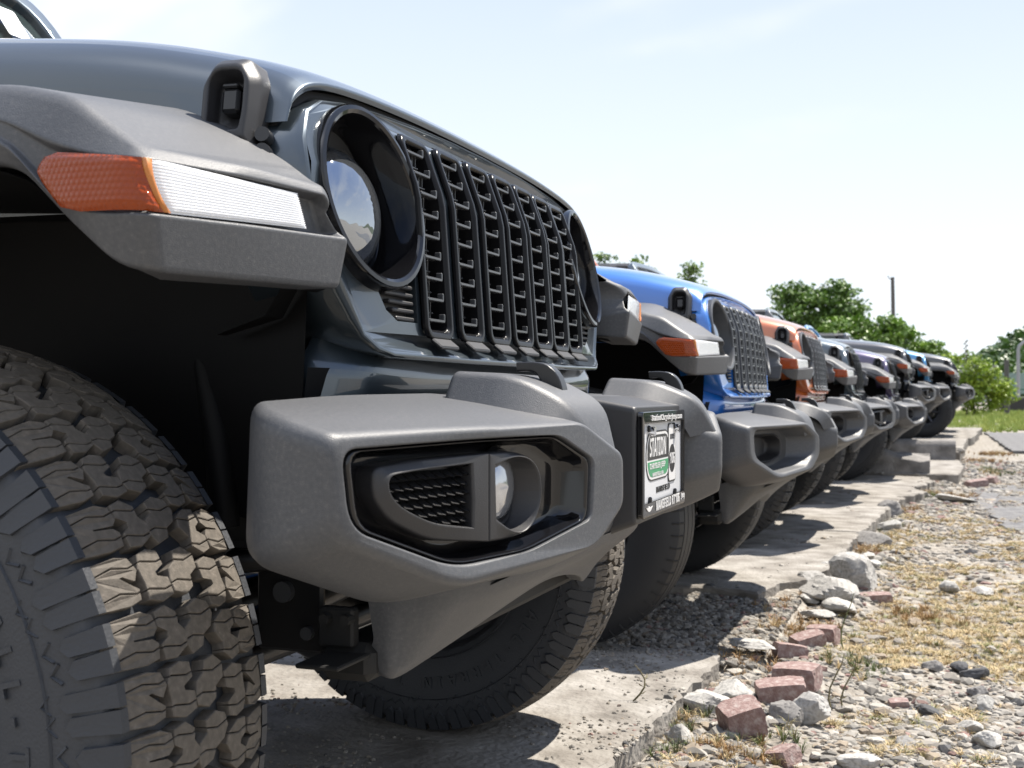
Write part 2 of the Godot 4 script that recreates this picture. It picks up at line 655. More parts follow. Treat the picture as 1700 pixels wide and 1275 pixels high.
	box(pad, Vector3(0.060, 0.8355, 0), Vector3(0.020, 0.006, 0.062), 0.002, Basis(Vector3.BACK, -0.67))
	var pm := pad.mesh()
	for i in range(-3, 4):
		var at := Vector3(-0.1 * pow(i * 0.106, 2), 0, i * 0.106)
		var f := part(grille, "slot_frame", fm, M.frame_black)
		f.position = at
		var e := part(grille, "slot_mesh", im, M.insert_plastic)
		e.position = at
		var q := part(grille, "slot_foot", pm, M.dark_plastic)
		q.position = at
	# ribbed corner vents below the headlights
	var rib := MB.new()
	for k in 5:
		var y := 0.866 + k * 0.0105
		var z1 := 0.43 + 0.04 * clampf((y - 0.866) / 0.045, 0, 1)
		box(rib, Vector3(gx(y, 0.42) - 0.004, y, (0.375 + z1) / 2), Vector3(0.010, 0.0055, z1 - 0.375), 0.0015)
	box(rib, Vector3(0.014, 0.885, 0.42), Vector3(0.004, 0.06, 0.10), 0.001)
	part(grille, "corner_vent", rib, M.dark_plastic)
	part(grille, "corner_vent", rib.mirrored(), M.dark_plastic)
	# headlights
	for s in [1.0, -1.0]:
		var hx := Transform3D(Basis(Vector3.UP, -0.08) * Basis(Vector3.BACK, 0.20), Vector3(0.0135, 1.017, 0.463))
		var ring := MB.new()
		lathe(ring, [[0.1205, -0.040], [0.1200, 0.0], [0.1175, 0.0055], [0.112, 0.0065], [0.1075, 0.004], [0.106, 0.0]], hx, 56)
		var bowl := MB.new()
		lathe(bowl, [[0.106, 0.001], [0.1040, -0.012], [0.099, -0.058], [0.0995, -0.064]], hx, 56)
		lathe(bowl, [[0.0995, -0.064], [0.093, -0.058], [0.090, -0.050], [0.087, -0.054], [0.085, -0.08]], hx, 56)
		lathe(bowl, [[0.09, -0.10], [0.001, -0.10]], hx, 32)
		var lens := MB.new()
		lathe(lens, [[0.088, -0.060], [0.084, -0.052], [0.077, -0.042], [0.066, -0.031], [0.05, -0.0215], [0.032, -0.015], [0.015, -0.012], [0.0001, -0.0115]], hx, 40)
		var refl := MB.new()
		lathe(refl, [[0.086, -0.056], [0.078, -0.066], [0.062, -0.080], [0.04, -0.092], [0.0001, -0.098]], hx, 40)
		lathe(refl, [[0.044, -0.064], [0.04, -0.060], [0.030, -0.052], [0.015, -0.047], [0.0001, -0.046]], hx * Transform3D(Basis(), Vector3(0, 0.012, 0)), 28)
		box(refl, hx * Vector3(-0.066, -0.012, 0), Vector3(0.012, 0.006, 0.15), 0.002, hx.basis)
		box(refl, hx * Vector3(-0.064, -0.045, 0), Vector3(0.014, 0.03, 0.05), 0.003, hx.basis)
		var l := [ring, bowl, refl, lens]
		if s < 0:
			for i in 4: l[i] = l[i].mirrored()
		var head := part(car, "headlight", l[1], M.gloss_black)
		part(head, "headlight_ring", l[0], M.gloss_black)
		part(head, "reflector", l[2], M.chrome)
		part(head, "headlight_lens", l[3], M.lens_projector)

func both(car: Node3D, called: String, mb: MB, m: Material, angle := 38.0) -> Array:
	return [part(car, called, mb, m, angle), part(car, called, mb.mirrored(), m, angle)]

func V(x: float, y: float, z: float) -> Vector3:
	return Vector3(x, y, z)

func make_hood(car: Node3D) -> void:
	# stations from the front lip backwards: x, then (z, y) from the near seam to the middle
	var st := [
		[-0.030, [[0.603, 1.086], [0.588, 1.116], [0.540, 1.142], [0.43, 1.1535], [0.25, 1.161], [0.0, 1.1635]]],
		[-0.026, [[0.606, 1.086], [0.591, 1.122], [0.542, 1.149], [0.43, 1.161], [0.25, 1.169], [0.0, 1.171]]],
		[-0.050, [[0.608, 1.086], [0.594, 1.140], [0.542, 1.166], [0.43, 1.179], [0.25, 1.187], [0.0, 1.190]]],
		[-0.120, [[0.611, 1.086], [0.599, 1.161], [0.540, 1.191], [0.42, 1.202], [0.25, 1.210], [0.0, 1.212]]],
		[-0.280, [[0.620, 1.088], [0.610, 1.192], [0.552, 1.226], [0.43, 1.243], [0.26, 1.252], [0.0, 1.254]]],
		[-0.550, [[0.630, 1.092], [0.620, 1.214], [0.565, 1.252], [0.44, 1.275], [0.27, 1.288], [0.0, 1.290]]],
		[-0.900, [[0.662, 1.100], [0.652, 1.230], [0.595, 1.272], [0.46, 1.297], [0.28, 1.312], [0.0, 1.315]]],
		[-1.230, [[0.690, 1.110], [0.680, 1.245], [0.620, 1.288], [0.47, 1.314], [0.29, 1.330], [0.0, 1.333]]],
	]
	var rows := []
	for s in st:
		var r := []
		for q in s[1]: r.append(V(s[0], q[1], q[0]))
		for i in range(s[1].size() - 2, -1, -1): r.append(V(s[0], s[1][i][1], -s[1][i][0]))
		rows.append(r)
	var ru := [0, 0.06, 0.06, 0.1, 0.12, 0.12, 0.12, 0.1, 0.06, 0.06, 0]
	var mb := MB.new()
	patch(mb, rows, ru, [0, 0.005, 0.03, 0.06, 0.1, 0.15, 0.2, 0], false, false, 5)
	mb.orient(V(-0.6, 0.8, 0))
	var hood := part(car, "hood", mb, M.paint_slate, 50)
	var seal := MB.new()
	tube(seal, [V(-0.052, 1.080, 0.592), V(-0.052, 1.108, 0.574), V(-0.050, 1.134, 0.528), V(-0.046, 1.148, 0.43), V(-0.044, 1.155, 0.25), V(-0.044, 1.157, 0.0), V(-0.044, 1.155, -0.25), V(-0.046, 1.148, -0.43), V(-0.050, 1.134, -0.528), V(-0.052, 1.108, -0.574), V(-0.052, 1.080, -0.592)], 0.010, 8)
	part(hood, "hood_seal", seal, M.matte_black)
	# dark inlay of the hood's side vents
	for i in 2:
		var vent := MB.new()
		box(vent, V(-0.60 - i * 0.085, 1.246 + 0.004 * i, 0.566 + i * 0.007), V(0.052, 0.004, 0.020), 0.001, Basis(Vector3.RIGHT, 0.62))
		both(hood, "hood_vent", vent, M.dark_plastic)
	# side panel under the hood and the inner side of the grille shell
	var side := MB.new()
	var pr := [[V(-0.038, 1.072, 0.603), V(-0.05, 1.074, 0.611), V(-0.12, 1.077, 0.617), V(-1.23, 1.096, 0.69)],
		[V(-0.034, 1.02, 0.608), V(-0.05, 1.02, 0.613), V(-0.12, 1.02, 0.619), V(-1.23, 1.02, 0.69)],
		[V(-0.028, 0.98, 0.598), V(-0.05, 0.98, 0.605), V(-0.12, 0.99, 0.612), V(-1.23, 0.99, 0.69)]]
	patch(side, pr, [0, 0.02, 0.05, 0], [0, 0.02, 0])
	if false: patch(side, [[V(-0.022, 0.98, 0.580), V(-0.06, 0.98, 0.588)], [V(-0.008, 0.92, 0.562), V(-0.06, 0.90, 0.580)], [V(0.012, 0.865, 0.522), V(-0.05, 0.85, 0.560)], [V(0.0, 0.80, 0.540), V(-0.06, 0.80, 0.560)]], [0, 0], [0, 0.05, 0.03, 0])
	both(car, "front_side_panel", side, M.paint_slate)
	# lower body-coloured valance between grille and bumper
	var low := MB.new()
	var lw := []
	for q in [[0.845, 0.500, 0.016, 0.0], [0.806, 0.535, 0.030, 0.010], [0.795, 0.540, 0.030, 0.010], [0.70, 0.545, 0.020, 0.0]]:
		var r := [V(-0.045, q[0] + 0.005, q[1] + 0.006), V(-0.03, q[0], q[1] + 0.004), V(q[2] - 0.01, q[0] - 0.004, q[1] - 0.035), V(q[2], q[0] - 0.012, 0.40), V(q[2] + q[3], q[0] - 0.014, 0.0)]
		for i in range(3, -1, -1): r.append(V(r[i].x, r[i].y, -r[i].z))
		lw.append(r)
	patch(low, lw, [0, 0.02, 0.03, 0.1, 0.2, 0.1, 0.03, 0.02, 0], [0, 0.006, 0.006, 0])
	part(car, "front_valance", low, M.paint_slate)
	# hood latches: octagonal frame, strap in its window, foot and stud
	for s in [1.0, -1.0]:
		var x := Transform3D(Basis(Vector3.UP, 0.10) * Basis(Vector3.RIGHT, -0.16), V(-0.093, 1.102, 0.606))
		var body := MB.new()
		var hw := 0.037
		var hh := 0.058
		var oct := [Vector2(-hw, -hh), Vector2(hw * 0.9, -hh), Vector2(hw * 0.98, -0.01), Vector2(hw, 0.030), Vector2(hw * 0.55, hh), Vector2(-hw * 0.55, hh), Vector2(-hw, 0.026), Vector2(-hw, -0.012)]
		var win := [Vector2(-0.018, -0.028), Vector2(0.015, -0.028), Vector2(0.0175, -0.010), Vector2(0.0175, 0.022), Vector2(0.012, 0.031), Vector2(-0.012, 0.031), Vector2(-0.018, 0.022), Vector2(-0.018, -0.010)]
		var rows2 := []
		for q in [[oct, -0.02, 1.06], [oct, 0.018, 1.0], [oct, 0.034, 0.78], [win, 0.034, 1.25], [win, 0.012, 1.0], [win, 0.006, 0.4]]:
			var r := []
			for p in q[0]: r.append(x * V(p.x * q[2], p.y * q[2], q[1]))
			rows2.append(r)
		patch(body, rows2, [0.005, 0.005, 0.006, 0.007, 0.008, 0.008, 0.007, 0.006], [0, 0.005, 0.004, 0.003, 0.003, 0], true)
		box(body, x * V(-0.002, -0.058, 0.0), V(0.066, 0.045, 0.034), 0.008, x.basis)
		var strap := MB.new()
		box(strap, x * V(0.002, 0.004, 0.014), V(0.023, 0.030, 0.024), 0.004, x.basis)
		box(strap, x * V(0, 0.023, 0.014), V(0.021, 0.006, 0.022), 0.002, x.basis)
		var stud := MB.new()
		tube(stud, [x * V(0.041, -0.038, -0.01), x * V(0.044, -0.038, 0.022)], 0.009, 16)
		var stud2 := MB.new(); var stud3 := MB.new()
		tube(stud2, [x * V(0.041, -0.058, -0.01), x * V(0.044, -0.058, 0.020)], 0.010, 16)
		tube(stud3, [x * V(-0.040, -0.05, -0.02), x * V(-0.040, -0.05, 0.012)], 0.010, 14)
		var l := part(car, "hood_latch", body if s > 0 else body.mirrored(), M.dark_plastic)
		part(l, "latch_strap", strap if s > 0 else strap.mirrored(), M.satin_black)
		for q in [stud, stud2, stud3]: part(l, "latch_stud", q if s > 0 else q.mirrored(), M.satin_black)

func make_fender(car: Node3D) -> void:
	# stations from behind the wheel round the front corner to the inner end; columns: inner top, ridge, overhang, recess, lamp floor, flange, lower edge, inner lip
	var st := [
		[V(-1.02, 0.92, 0.62), V(-1.06, 0.90, 0.90), V(-1.07, 0.86, 0.93), V(-1.06, 0.84, 0.93), V(-1.05, 0.80, 0.93), V(-1.04, 0.76, 0.935), V(-1.00, 0.72, 0.92), V(-1.00, 0.72, 0.70)],
		[V(-0.92, 1.09, 0.62), V(-0.93, 1.06, 0.905), V(-0.92, 1.02, 0.93), V(-0.90, 1.01, 0.93), V(-0.88, 0.98, 0.93), V(-0.86, 0.97, 0.935), V(-0.84, 0.94, 0.92), V(-0.84, 0.94, 0.70)],
		[V(-0.55, 1.142, 0.62), V(-0.55, 1.092, 0.905), V(-0.55, 1.045, 0.93), V(-0.55, 1.040, 0.93), V(-0.55, 1.030, 0.93), V(-0.55, 1.025, 0.935), V(-0.55, 1.005, 0.922), V(-0.55, 1.005, 0.70)],
		[V(-0.17, 1.112, 0.62), V(-0.15, 1.068, 0.908), V(-0.150, 1.032, 0.93), V(-0.149, 1.030, 0.93), V(-0.142, 1.016, 0.93), V(-0.140, 1.010, 0.936), V(-0.130, 0.985, 0.922), V(-0.13, 0.985, 0.70)],
		[V(-0.09, 1.078, 0.62), V(-0.080, 1.050, 0.910), V(-0.083, 1.000, 0.932), V(-0.082, 0.992, 0.922), V(-0.075, 0.950, 0.922), V(-0.074, 0.946, 0.936), V(-0.066, 0.926, 0.922), V(-0.066, 0.926, 0.70)],
		[V(-0.05, 1.054, 0.62), V(-0.040, 1.022, 0.912), V(-0.036, 0.986, 0.932), V(-0.036, 0.982, 0.920), V(-0.034, 0.936, 0.920), V(-0.034, 0.933, 0.936), V(-0.020, 0.886, 0.918), V(-0.020, 0.886, 0.70)],
		[V(-0.02, 1.036, 0.62), V(0.000, 0.996, 0.912), V(0.016, 0.981, 0.926), V(0.004, 0.978, 0.914), V(0.006, 0.934, 0.914), V(0.022, 0.931, 0.928), V(0.014, 0.880, 0.908), V(-0.03, 0.880, 0.85)],
		[V(0.012, 1.012, 0.62), V(0.032, 0.998, 0.785), V(0.038, 0.985, 0.785), V(0.024, 0.981, 0.785), V(0.026, 0.941, 0.785), V(0.044, 0.937, 0.785), V(0.034, 0.882, 0.785), V(-0.01, 0.882, 0.775)],
		[V(0.020, 1.008, 0.62), V(0.047, 0.998, 0.655), V(0.055, 0.986, 0.662), V(0.034, 0.982, 0.662), V(0.036, 0.946, 0.644), V(0.064, 0.942, 0.644), V(0.056, 0.885, 0.655), V(0.01, 0.885, 0.66)],
		[V(0.018, 1.004, 0.61), V(0.046, 0.990, 0.640), V(0.055, 0.976, 0.650), V(0.050, 0.968, 0.648), V(0.058, 0.950, 0.636), V(0.068, 0.941, 0.630), V(0.058, 0.886, 0.634), V(0.01, 0.886, 0.636)],
		[V(-0.03, 1.004, 0.60), V(-0.03, 0.985, 0.610), V(-0.03, 0.975, 0.610), V(-0.03, 0.965, 0.610), V(-0.03, 0.94, 0.610), V(-0.03, 0.925, 0.610), V(-0.03, 0.89, 0.612), V(-0.03, 0.89, 0.62)],
	]
	var mb := MB.new()
	patch(mb, st, [0, 0.014, 0.004, 0.003, 0.003, 0.004, 0.007, 0], [0, 0.08, 0.12, 0.03, 0.02, 0.02, 0.016, 0.03, 0.006, 0.008, 0], false, false, 4)
	mb.orient(V(-0.3, 0.95, 0.78))
	# underside
	var un := MB.new()
	patch(un, [[V(-1.0, 0.72, 0.92), V(-1.0, 0.72, 0.56)], [V(-0.84, 0.94, 0.92), V(-0.84, 0.94, 0.56)], [V(-0.55, 1.000, 0.92), V(-0.55, 1.000, 0.56)], [V(-0.13, 0.982, 0.92), V(-0.13, 0.982, 0.56)], [V(-0.06, 0.926, 0.92), V(-0.06, 0.926, 0.56)], [V(-0.0, 0.888, 0.88), V(-0.02, 0.888, 0.56)], [V(0.03, 0.889, 0.72), V(0.02, 0.889, 0.60)]], [0, 0], [0, 0.1, 0.1, 0.05, 0.03, 0.02, 0])
	patch(un, [[V(-0.02, 0.90, 0.62), V(-0.03, 0.90, 0.57)], [V(-0.06, 0.86, 0.60), V(-0.06, 0.86, 0.56)], [V(-0.14, 0.84, 0.58), V(-0.14, 0.84, 0.56)]], [0, 0], [0, 0, 0])
	# splash liner: the wall of the wheel well with its pressed rib
	var lin_ := MB.new()
	patch(lin_, [[V(-0.02, 1.0, 0.565), V(-0.30, 1.02, 0.545), V(-0.55, 1.02, 0.53), V(-1.0, 1.0, 0.53)], [V(-0.03, 0.80, 0.56), V(-0.30, 0.80, 0.52), V(-0.55, 0.80, 0.50), V(-1.0, 0.80, 0.50)], [V(-0.05, 0.60, 0.55), V(-0.20, 0.62, 0.50), V(-0.28, 0.66, 0.49), V(-1.0, 0.66, 0.48)]], [0, 0.05, 0.05, 0], [0, 0.06, 0])
	tube(lin_, [V(-0.215, 0.87, 0.520), V(-0.195, 0.80, 0.526), V(-0.175, 0.72, 0.525), V(-0.165, 0.60, 0.525)], [0.003, 0.013, 0.018, 0.020], 10)
	patch(lin_, [[V(-0.02, 0.80, 0.57), V(0.0, 0.80, 0.45)], [V(-0.05, 0.62, 0.56), V(-0.04, 0.62, 0.42)]], [0, 0], [0, 0])
	for s in [1.0, -1.0]:
		var k := func(q: MB) -> MB: return q if s > 0 else q.mirrored()
		var f := part(car, "fender", k.call(mb), M.plastic, 42)
		part(f, "fender_underside", k.call(un), M.liner_plastic)
		part(f, "splash_liner", k.call(lin_), M.liner_plastic)
		# turn signal that wraps round the corner, and the daytime lamp beside it
		var path := [V(-0.094, 0, 0.934), V(-0.05, 0, 0.936), V(-0.004, 0, 0.932), V(0.014, 0, 0.922), V(0.021, 0, 0.895), V(0.031, 0, 0.82), V(0.041, 0, 0.74), V(0.052, 0, 0.652)]
		var am := MB.new(); var rim := MB.new(); var wh := MB.new()
		var al := func(t: float) -> float: return 0.0 + 0.028 * pow(absf(t - 0.38) / 0.62, 1.4) + (0.01 if t < 0.1 else 0.0)
		var ar := func(t: float) -> float: return 0.108 + 0.022 * t * t
		lamp_grid(am, path, al, ar, 10, 14, 0.003, 0.007, 0.0)
		lamp_grid(rim, path, ar, func(t: float) -> float: return ar.call(t) + 0.009, 10, 3, 0.002, 0.006, 0.0)
		lamp_grid(wh, path, func(t: float) -> float: return ar.call(t) + 0.009, func(t: float) -> float: return 0.330 + 0.016 * t, 64, 24, -0.001, 0.004, 0.0005)
		part(f, "turn_signal", k.call(am), M.amber, 50)
		part(f, "turn_signal_rim", k.call(rim), M.amber_rim, 50)
		part(f, "daytime_lamp", k.call(wh), M.white_lens, 25)

func along(path: Array, s: float) -> Vector3:
	for i in path.size() - 1:
		var l: float = path[i].distance_to(path[i + 1])
		if s <= l or i == path.size() - 2: return path[i].lerp(path[i + 1], s / l)
		s -= l
	return path[-1]

func lamp_grid(mb: MB, path: Array, left: Callable, right: Callable, nt: int, ns: int, base: float, bulge: float, ribs: float) -> void:
	var g := []
	for i in nt + 1:
		var t := float(i) / nt
		var row := []
		for j in ns + 1:
			var u := float(j) / ns
			var s: float = lerpf(left.call(t), right.call(t), u)
			var p := along(path, s)
			var d := (along(path, s + 0.004) - along(path, maxf(s - 0.004, 0.0))).normalized()
			var n := Vector3(-d.z, 0, d.x)
			if n.dot(p - V(-0.2, 0, 0.75)) < 0: n = -n
			var top := 0.982 if s > 0.1 else lerpf(0.992, 0.982, s / 0.1)
			var bot := 0.934 + 0.012 * clampf((0.05 - s) / 0.05, 0.0, 1.0) + 0.013 * clampf((s - 0.12) / 0.24, 0.0, 1.0)
			var edge := minf(minf(t, 1.0 - t) * 8.0, minf(u, 1.0 - u) * ns * 0.6)
			var lift := base + bulge * (1.0 - pow(1.0 - clampf(edge, 0.0, 1.0), 2.0)) * 0.6
			if ribs > 0: lift += ribs * (1.0 if i % 4 < 2 else -1.0)
			row.append(V(p.x, lerpf(top, bot, t), p.z) + n * lift)
		g.append(row)
	sheet(mb, g)
	mb.orient(V(-0.2, 0.95, 0.75))

# ---------------------------------------------------------------- bumper
const WF := [Vector3(0.157, 0.7305, 0.846), Vector3(0.222, 0.732, 0.65), Vector3(0.284, 0.733, 0.43), Vector3(0.312, 0.690, 0.352), Vector3(0.312, 0.630, 0.350), Vector3(0.296, 0.585, 0.41), Vector3(0.222, 0.567, 0.670), Vector3(0.160, 0.634, 0.832)]
const WR := [Vector3(0.165, 0.7165, 0.831), Vector3(0.226, 0.7205, 0.63), Vector3(0.268, 0.7205, 0.490), Vector3(0.291, 0.689, 0.422), Vector3(0.289, 0.616, 0.426), Vector3(0.251, 0.590, 0.548), Vector3(0.214, 0.588, 0.676), Vector3(0.168, 0.641, 0.818)]

func ring_in(p: Array, scale: float, dx: float) -> Array:
	var m := Vector3.ZERO
	for q in p: m += q
	m /= p.size()
	return p.map(func(q): return m + (q - m) * scale + Vector3(dx, 0, dx * 0.25))

func make_bumper(car: Node3D, fancy: bool) -> void:
	var mb := MB.new()
	var back := [V(0.03, 0.760, 0.772), V(0.05, 0.767, 0.62), V(0.08, 0.769, 0.43), V(0.19, 0.752, 0.30), V(0.20, 0.60, 0.30), V(0.12, 0.522, 0.36), V(0.06, 0.540, 0.58), V(0.03, 0.603, 0.782)]
	var lip: Array = WF.duplicate()
	var ru := [0.022, 0.05, 0.016, 0.013, 0.013, 0.022, 0.035, 0.026]
	var mid := [V(0.080, 0.753, 0.848), V(0.14, 0.7535, 0.66), V(0.19, 0.7535, 0.43), V(0.275, 0.705, 0.315), V(0.27, 0.615, 0.312), V(0.225, 0.548, 0.39), V(0.115, 0.538, 0.672), V(0.078, 0.602, 0.838)]
	var rows := [back, mid, lip]
	if fancy:
		rows += [WR, ring_in(WR, 0.985, -0.022)]
		patch(mb, rows, ru, [0, 0.045, 0.013, 0.004, 0], true, false, 6)
	else:
		var rim: Array = ring_in(WF, 0.84, -0.004)
		rows += [rim, ring_in(WR, 0.86, -0.07), ring_in(WR, 0.80, -0.075)]
		patch(mb, rows, [0.03, 0.05, 0.025, 0.018, 0.018, 0.03, 0.04, 0.03], [0, 0.045, 0.013, 0.010, 0.006, 0], true, false, 6)
	mb.orient(V(0.12, 0.65, 0.6))
	# the raised fairing round the tow hook
	var fair := MB.new()
	patch(fair, [
		[V(0.104, 0.745, 0.46), V(0.112, 0.760, 0.466), V(0.20, 0.748, 0.468), V(0.262, 0.728, 0.446), V(0.27, 0.69, 0.42)],
		[V(0.104, 0.762, 0.445), V(0.116, 0.797, 0.446), V(0.197, 0.791, 0.440), V(0.262, 0.757, 0.425), V(0.288, 0.70, 0.40)],
		[V(0.104, 0.762, 0.285), V(0.116, 0.797, 0.285), V(0.20, 0.791, 0.285), V(0.275, 0.757, 0.312), V(0.300, 0.70, 0.352)],
		[V(0.104, 0.745, 0.245), V(0.112, 0.760, 0.238), V(0.19, 0.750, 0.242), V(0.245, 0.73, 0.270), V(0.262, 0.69, 0.30)]],
		[0, 0.006, 0.03, 0.03, 0], [0, 0.009, 0.009, 0], false, false, 5)
	fair.orient(V(0.2, 0.6, 0.36))
	mb.join(fair)
	# centre section between the two wings
	var cen := MB.new()
	var cs := []
	for z in [0.36, 0.28, 0.14, 0.0, -0.14, -0.28, -0.36]:
		var k: float = 1.0 - pow(z / 0.36, 2.0)
		cs.append([V(0.06, 0.768, z), V(0.165, 0.764, z), V(0.196 + 0.006 * k, 0.748, z), V(0.210 + 0.008 * k, 0.64, z), V(0.205 + 0.008 * k, 0.552, z), V(0.12, 0.512, z)])
	patch(cen, cs, [0, 0.03, 0.03, 0.03, 0.03, 0], [0, 0.05, 0.05, 0.05, 0.05, 0.05, 0], false, false, 4)
	cen.orient(V(0.1, 0.65, 0))
	var all := MB.new()
	all.join(mb); all.join(mb.mirrored()); all.join(cen)
	var b := part(car, "bumper", all, M.plastic, 42)
	# lower air dam: curved in plan, tapering down to a lip
	var dam := MB.new()
	var ds := []
	for q in [[0.450, -0.005, 0.53, -0.004, 0.440], [0.448, 0.028, 0.54, 0.020, 0.403], [0.425, 0.105, 0.55, 0.026, 0.399], [0.30, 0.175, 0.555, 0.061, 0.430], [0.15, 0.205, 0.555, 0.083, 0.457], [0.0, 0.21, 0.555, 0.09, 0.470]]:
		ds.append([V(q[1], q[2], q[0]), V(lerpf(q[1], q[3], 0.10) + 0.004, lerpf(q[2], q[4], 0.25), q[0]), V(q[3] + 0.010, q[4] + 0.012, q[0] * 0.99), V(q[3], q[4], q[0] * 0.985), V(q[3] - 0.03, q[4] + 0.006, q[0] * 0.97)])
	for i in range(ds.size() - 2, -1, -1): ds.append(ds[i].map(func(p): return V(p.x, p.y, -p.z)))
	patch(dam, ds, [0, 0.03, 0.008, 0.004, 0], [0, 0.02, 0.03, 0.08, 0.1, 0.1, 0.1, 0.08, 0.03, 0.02, 0], false, false, 4)
	dam.orient(V(-0.1, 0.6, 0))
	part(b, "air_dam", dam, M.plastic, 42)
	var skid := MB.new()
	box(skid, V(-0.03, 0.425, 0), V(0.08, 0.05, 0.92), 0.012)
	box(skid, V(-0.025, 0.436, 0.485), V(0.06, 0.006, 0.11), 0.002)
	box(skid, V(-0.04, 0.47, 0.455), V(0.05, 0.05, 0.02), 0.003)
	for i in 2: tube(skid, [V(-0.05 + i * 0.03, 0.482, 0.46), V(-0.05 + i * 0.03, 0.482, 0.478)], 0.007, 8)
	part(b, "skid_bar", skid, M.matte_black)
	# tow hooks: flat bars bent over forward
	var hook := MB.new()
	var prof := [V(0.174, 0.806, 0), V(0.200, 0.807, 0), V(0.218, 0.802, 0), V(0.230, 0.787, 0), V(0.235, 0.765, 0), V(0.236, 0.725, 0)]
	var hr := []
	for i in prof.size():
		var d: Vector3 = (prof[mini(i + 1, 5)] - prof[maxi(i - 1, 0)]).normalized()
		var n := V(-d.y, d.x, 0)
		hr.append([prof[i] + n * 0.003 + V(0, 0, 0.012), prof[i] + n * 0.003 - V(0, 0, 0.012), prof[i] - n * (0.021 if i > 1 else 0.009) - V(0, 0, 0.012), prof[i] - n * (0.021 if i > 1 else 0.009) + V(0, 0, 0.012)])
	patch(hook, hr, [0.0025, 0.0025, 0.0025, 0.0025], [0, 0.02, 0.012, 0.012, 0.015, 0], true, false, 3)
	var cap: Array = hr[0].duplicate()
	hook.quad(cap[3], cap[2], cap[1], cap[0])
	hook.orient(V(0.19, 0.78, 0))
	var hm := hook.mesh(40)
	for s in [0.364, -0.364]:
		part(b, "tow_hook", hm, M.satin_black).position.z = s
	# lamp recesses
	for s in [1.0, -1.0]:
		var k := func(q: MB) -> MB: return q if s > 0 else q.mirrored()
		if fancy:
			var bz := MB.new()
			patch(bz, [ring_in(WR, 0.99, -0.014), ring_in(WR, 0.965, -0.002), ring_in(WR, 0.935, -0.004), ring_in(WR, 0.90, -0.024), ring_in(WR, 0.84, -0.034), ring_in(WR, 0.10, -0.036)], [0.018, 0.04, 0.015, 0.012, 0.012, 0.02, 0.03, 0.02], [0, 0.003, 0.004, 0.008, 0.01, 0], true, false, 4)
			var bezel := part(b, "lamp_bezel", k.call(bz), M.gloss_black)
			part(bezel, "lamp_housing", k.call(fog_housing()), M.dark_plastic)
			part(bezel, "lamp_mesh", k.call(fog_mesh()), M.satin_black, 30)
		else:
			var pk := MB.new()
			var pa := ring_in(WR, 0.60, -0.055)
			patch(pk, [ring_in(WR, 0.86, -0.070), ring_in(WR, 0.66, -0.072), ring_in(WR, 0.60, -0.064), ring_in(WR, 0.52, -0.11), ring_in(WR, 0.05, -0.112)], [0.02, 0.02, 0.02, 0.02, 0.02, 0.02, 0.02, 0.02], [0, 0.01, 0.005, 0.01, 0], true)
			part(b, "lamp_pocket", k.call(pk), M.dark_plastic)
		var fx := Transform3D(Basis(Vector3.UP, -0.05), V(0.218, 0.664, 0.560) if fancy else V(0.120, 0.66, 0.60))
		var sh := MB.new(); var gl := MB.new()
		lathe(sh, [[0.046, -0.004], [0.043, 0.004], [0.040, 0.003], [0.038, -0.004]], fx, 32)
		lathe(gl, [[0.039, -0.002], [0.033, 0.006], [0.02, 0.011], [0.0001, 0.013]], fx, 28)
		var rf := MB.new()
		lathe(rf, [[0.038, -0.004], [0.03, -0.018], [0.016, -0.024], [0.014, -0.014], [0.0001, -0.010]], fx, 24)
		var fog := part(b, "fog_lamp", k.call(rf), M.lamp_silver)
		part(fog, "lamp_ring", k.call(sh), M.satin_black)
		part(fog, "lamp_lens", k.call(gl), M.lamp_silver)

# a point on the sloping front plane of the bumper's wing, d in front of it
func W(z: float, y: float, d := 0.0) -> Vector3:
	return V(0.418 - 0.305 * z + d, y, z + d * 0.25)

func fog_housing() -> MB:
	var mb := MB.new()
	# left field: frame round the grid
	var o := [[0.778, 0.697], [0.72, 0.7020], [0.612, 0.7040], [0.612, 0.655], [0.612, 0.608], [0.70, 0.618], [0.757, 0.643], [0.777, 0.668]]
	var i := [[0.762, 0.688], [0.715, 0.6915], [0.640, 0.694], [0.638, 0.655], [0.638, 0.626], [0.700, 0.636], [0.746, 0.656], [0.762, 0.672]]
	var rows := []
	for q in [[o, -0.045], [o, -0.012], [i, -0.004], [i, -0.022]]:
		rows.append(q[0].map(func(e): return W(e[0], e[1], -0.0035 if e[0] < 0.613 and q[1] == -0.012 else q[1])))
	patch(mb, rows, [0.012, 0.01, 0.0, 0.0, 0.0, 0.02, 0.02, 0.01], [0, 0.004, 0.004, 0], true, false, 4)
	# right field: the deep pocket with the lamp
	var o2 := [[0.612, 0.7040], [0.56, 0.7045], [0.527, 0.695], [0.511, 0.675], [0.511, 0.640], [0.532, 0.612], [0.57, 0.606], [0.612, 0.608]]
	var i2 := [[0.602, 0.690], [0.560, 0.700], [0.532, 0.692], [0.519, 0.672], [0.519, 0.642], [0.538, 0.615], [0.565, 0.612], [0.600, 0.632]]
	var i3 := [[0.597, 0.692], [0.570, 0.704], [0.545, 0.700], [0.528, 0.678], [0.526, 0.645], [0.545, 0.624], [0.57, 0.622], [0.595, 0.640]]
	rows = []
	for q in [[o2, -0.045], [o2, -0.012], [i2, -0.003]]:
		rows.append(q[0].map(func(e): return W(e[0], e[1], -0.0035 if e[0] > 0.611 and q[1] == -0.012 else q[1])))
	rows.append(i3.map(func(e): return V(0.212, e[1] - 0.006, e[0])))
	patch(mb, rows, [0.0, 0.02, 0.02, 0.02, 0.02, 0.02, 0.02, 0.0], [0, 0.004, 0.004, 0], true, false, 4)
	mb.fan(rows[-1].map(func(p): return p))
	return mb

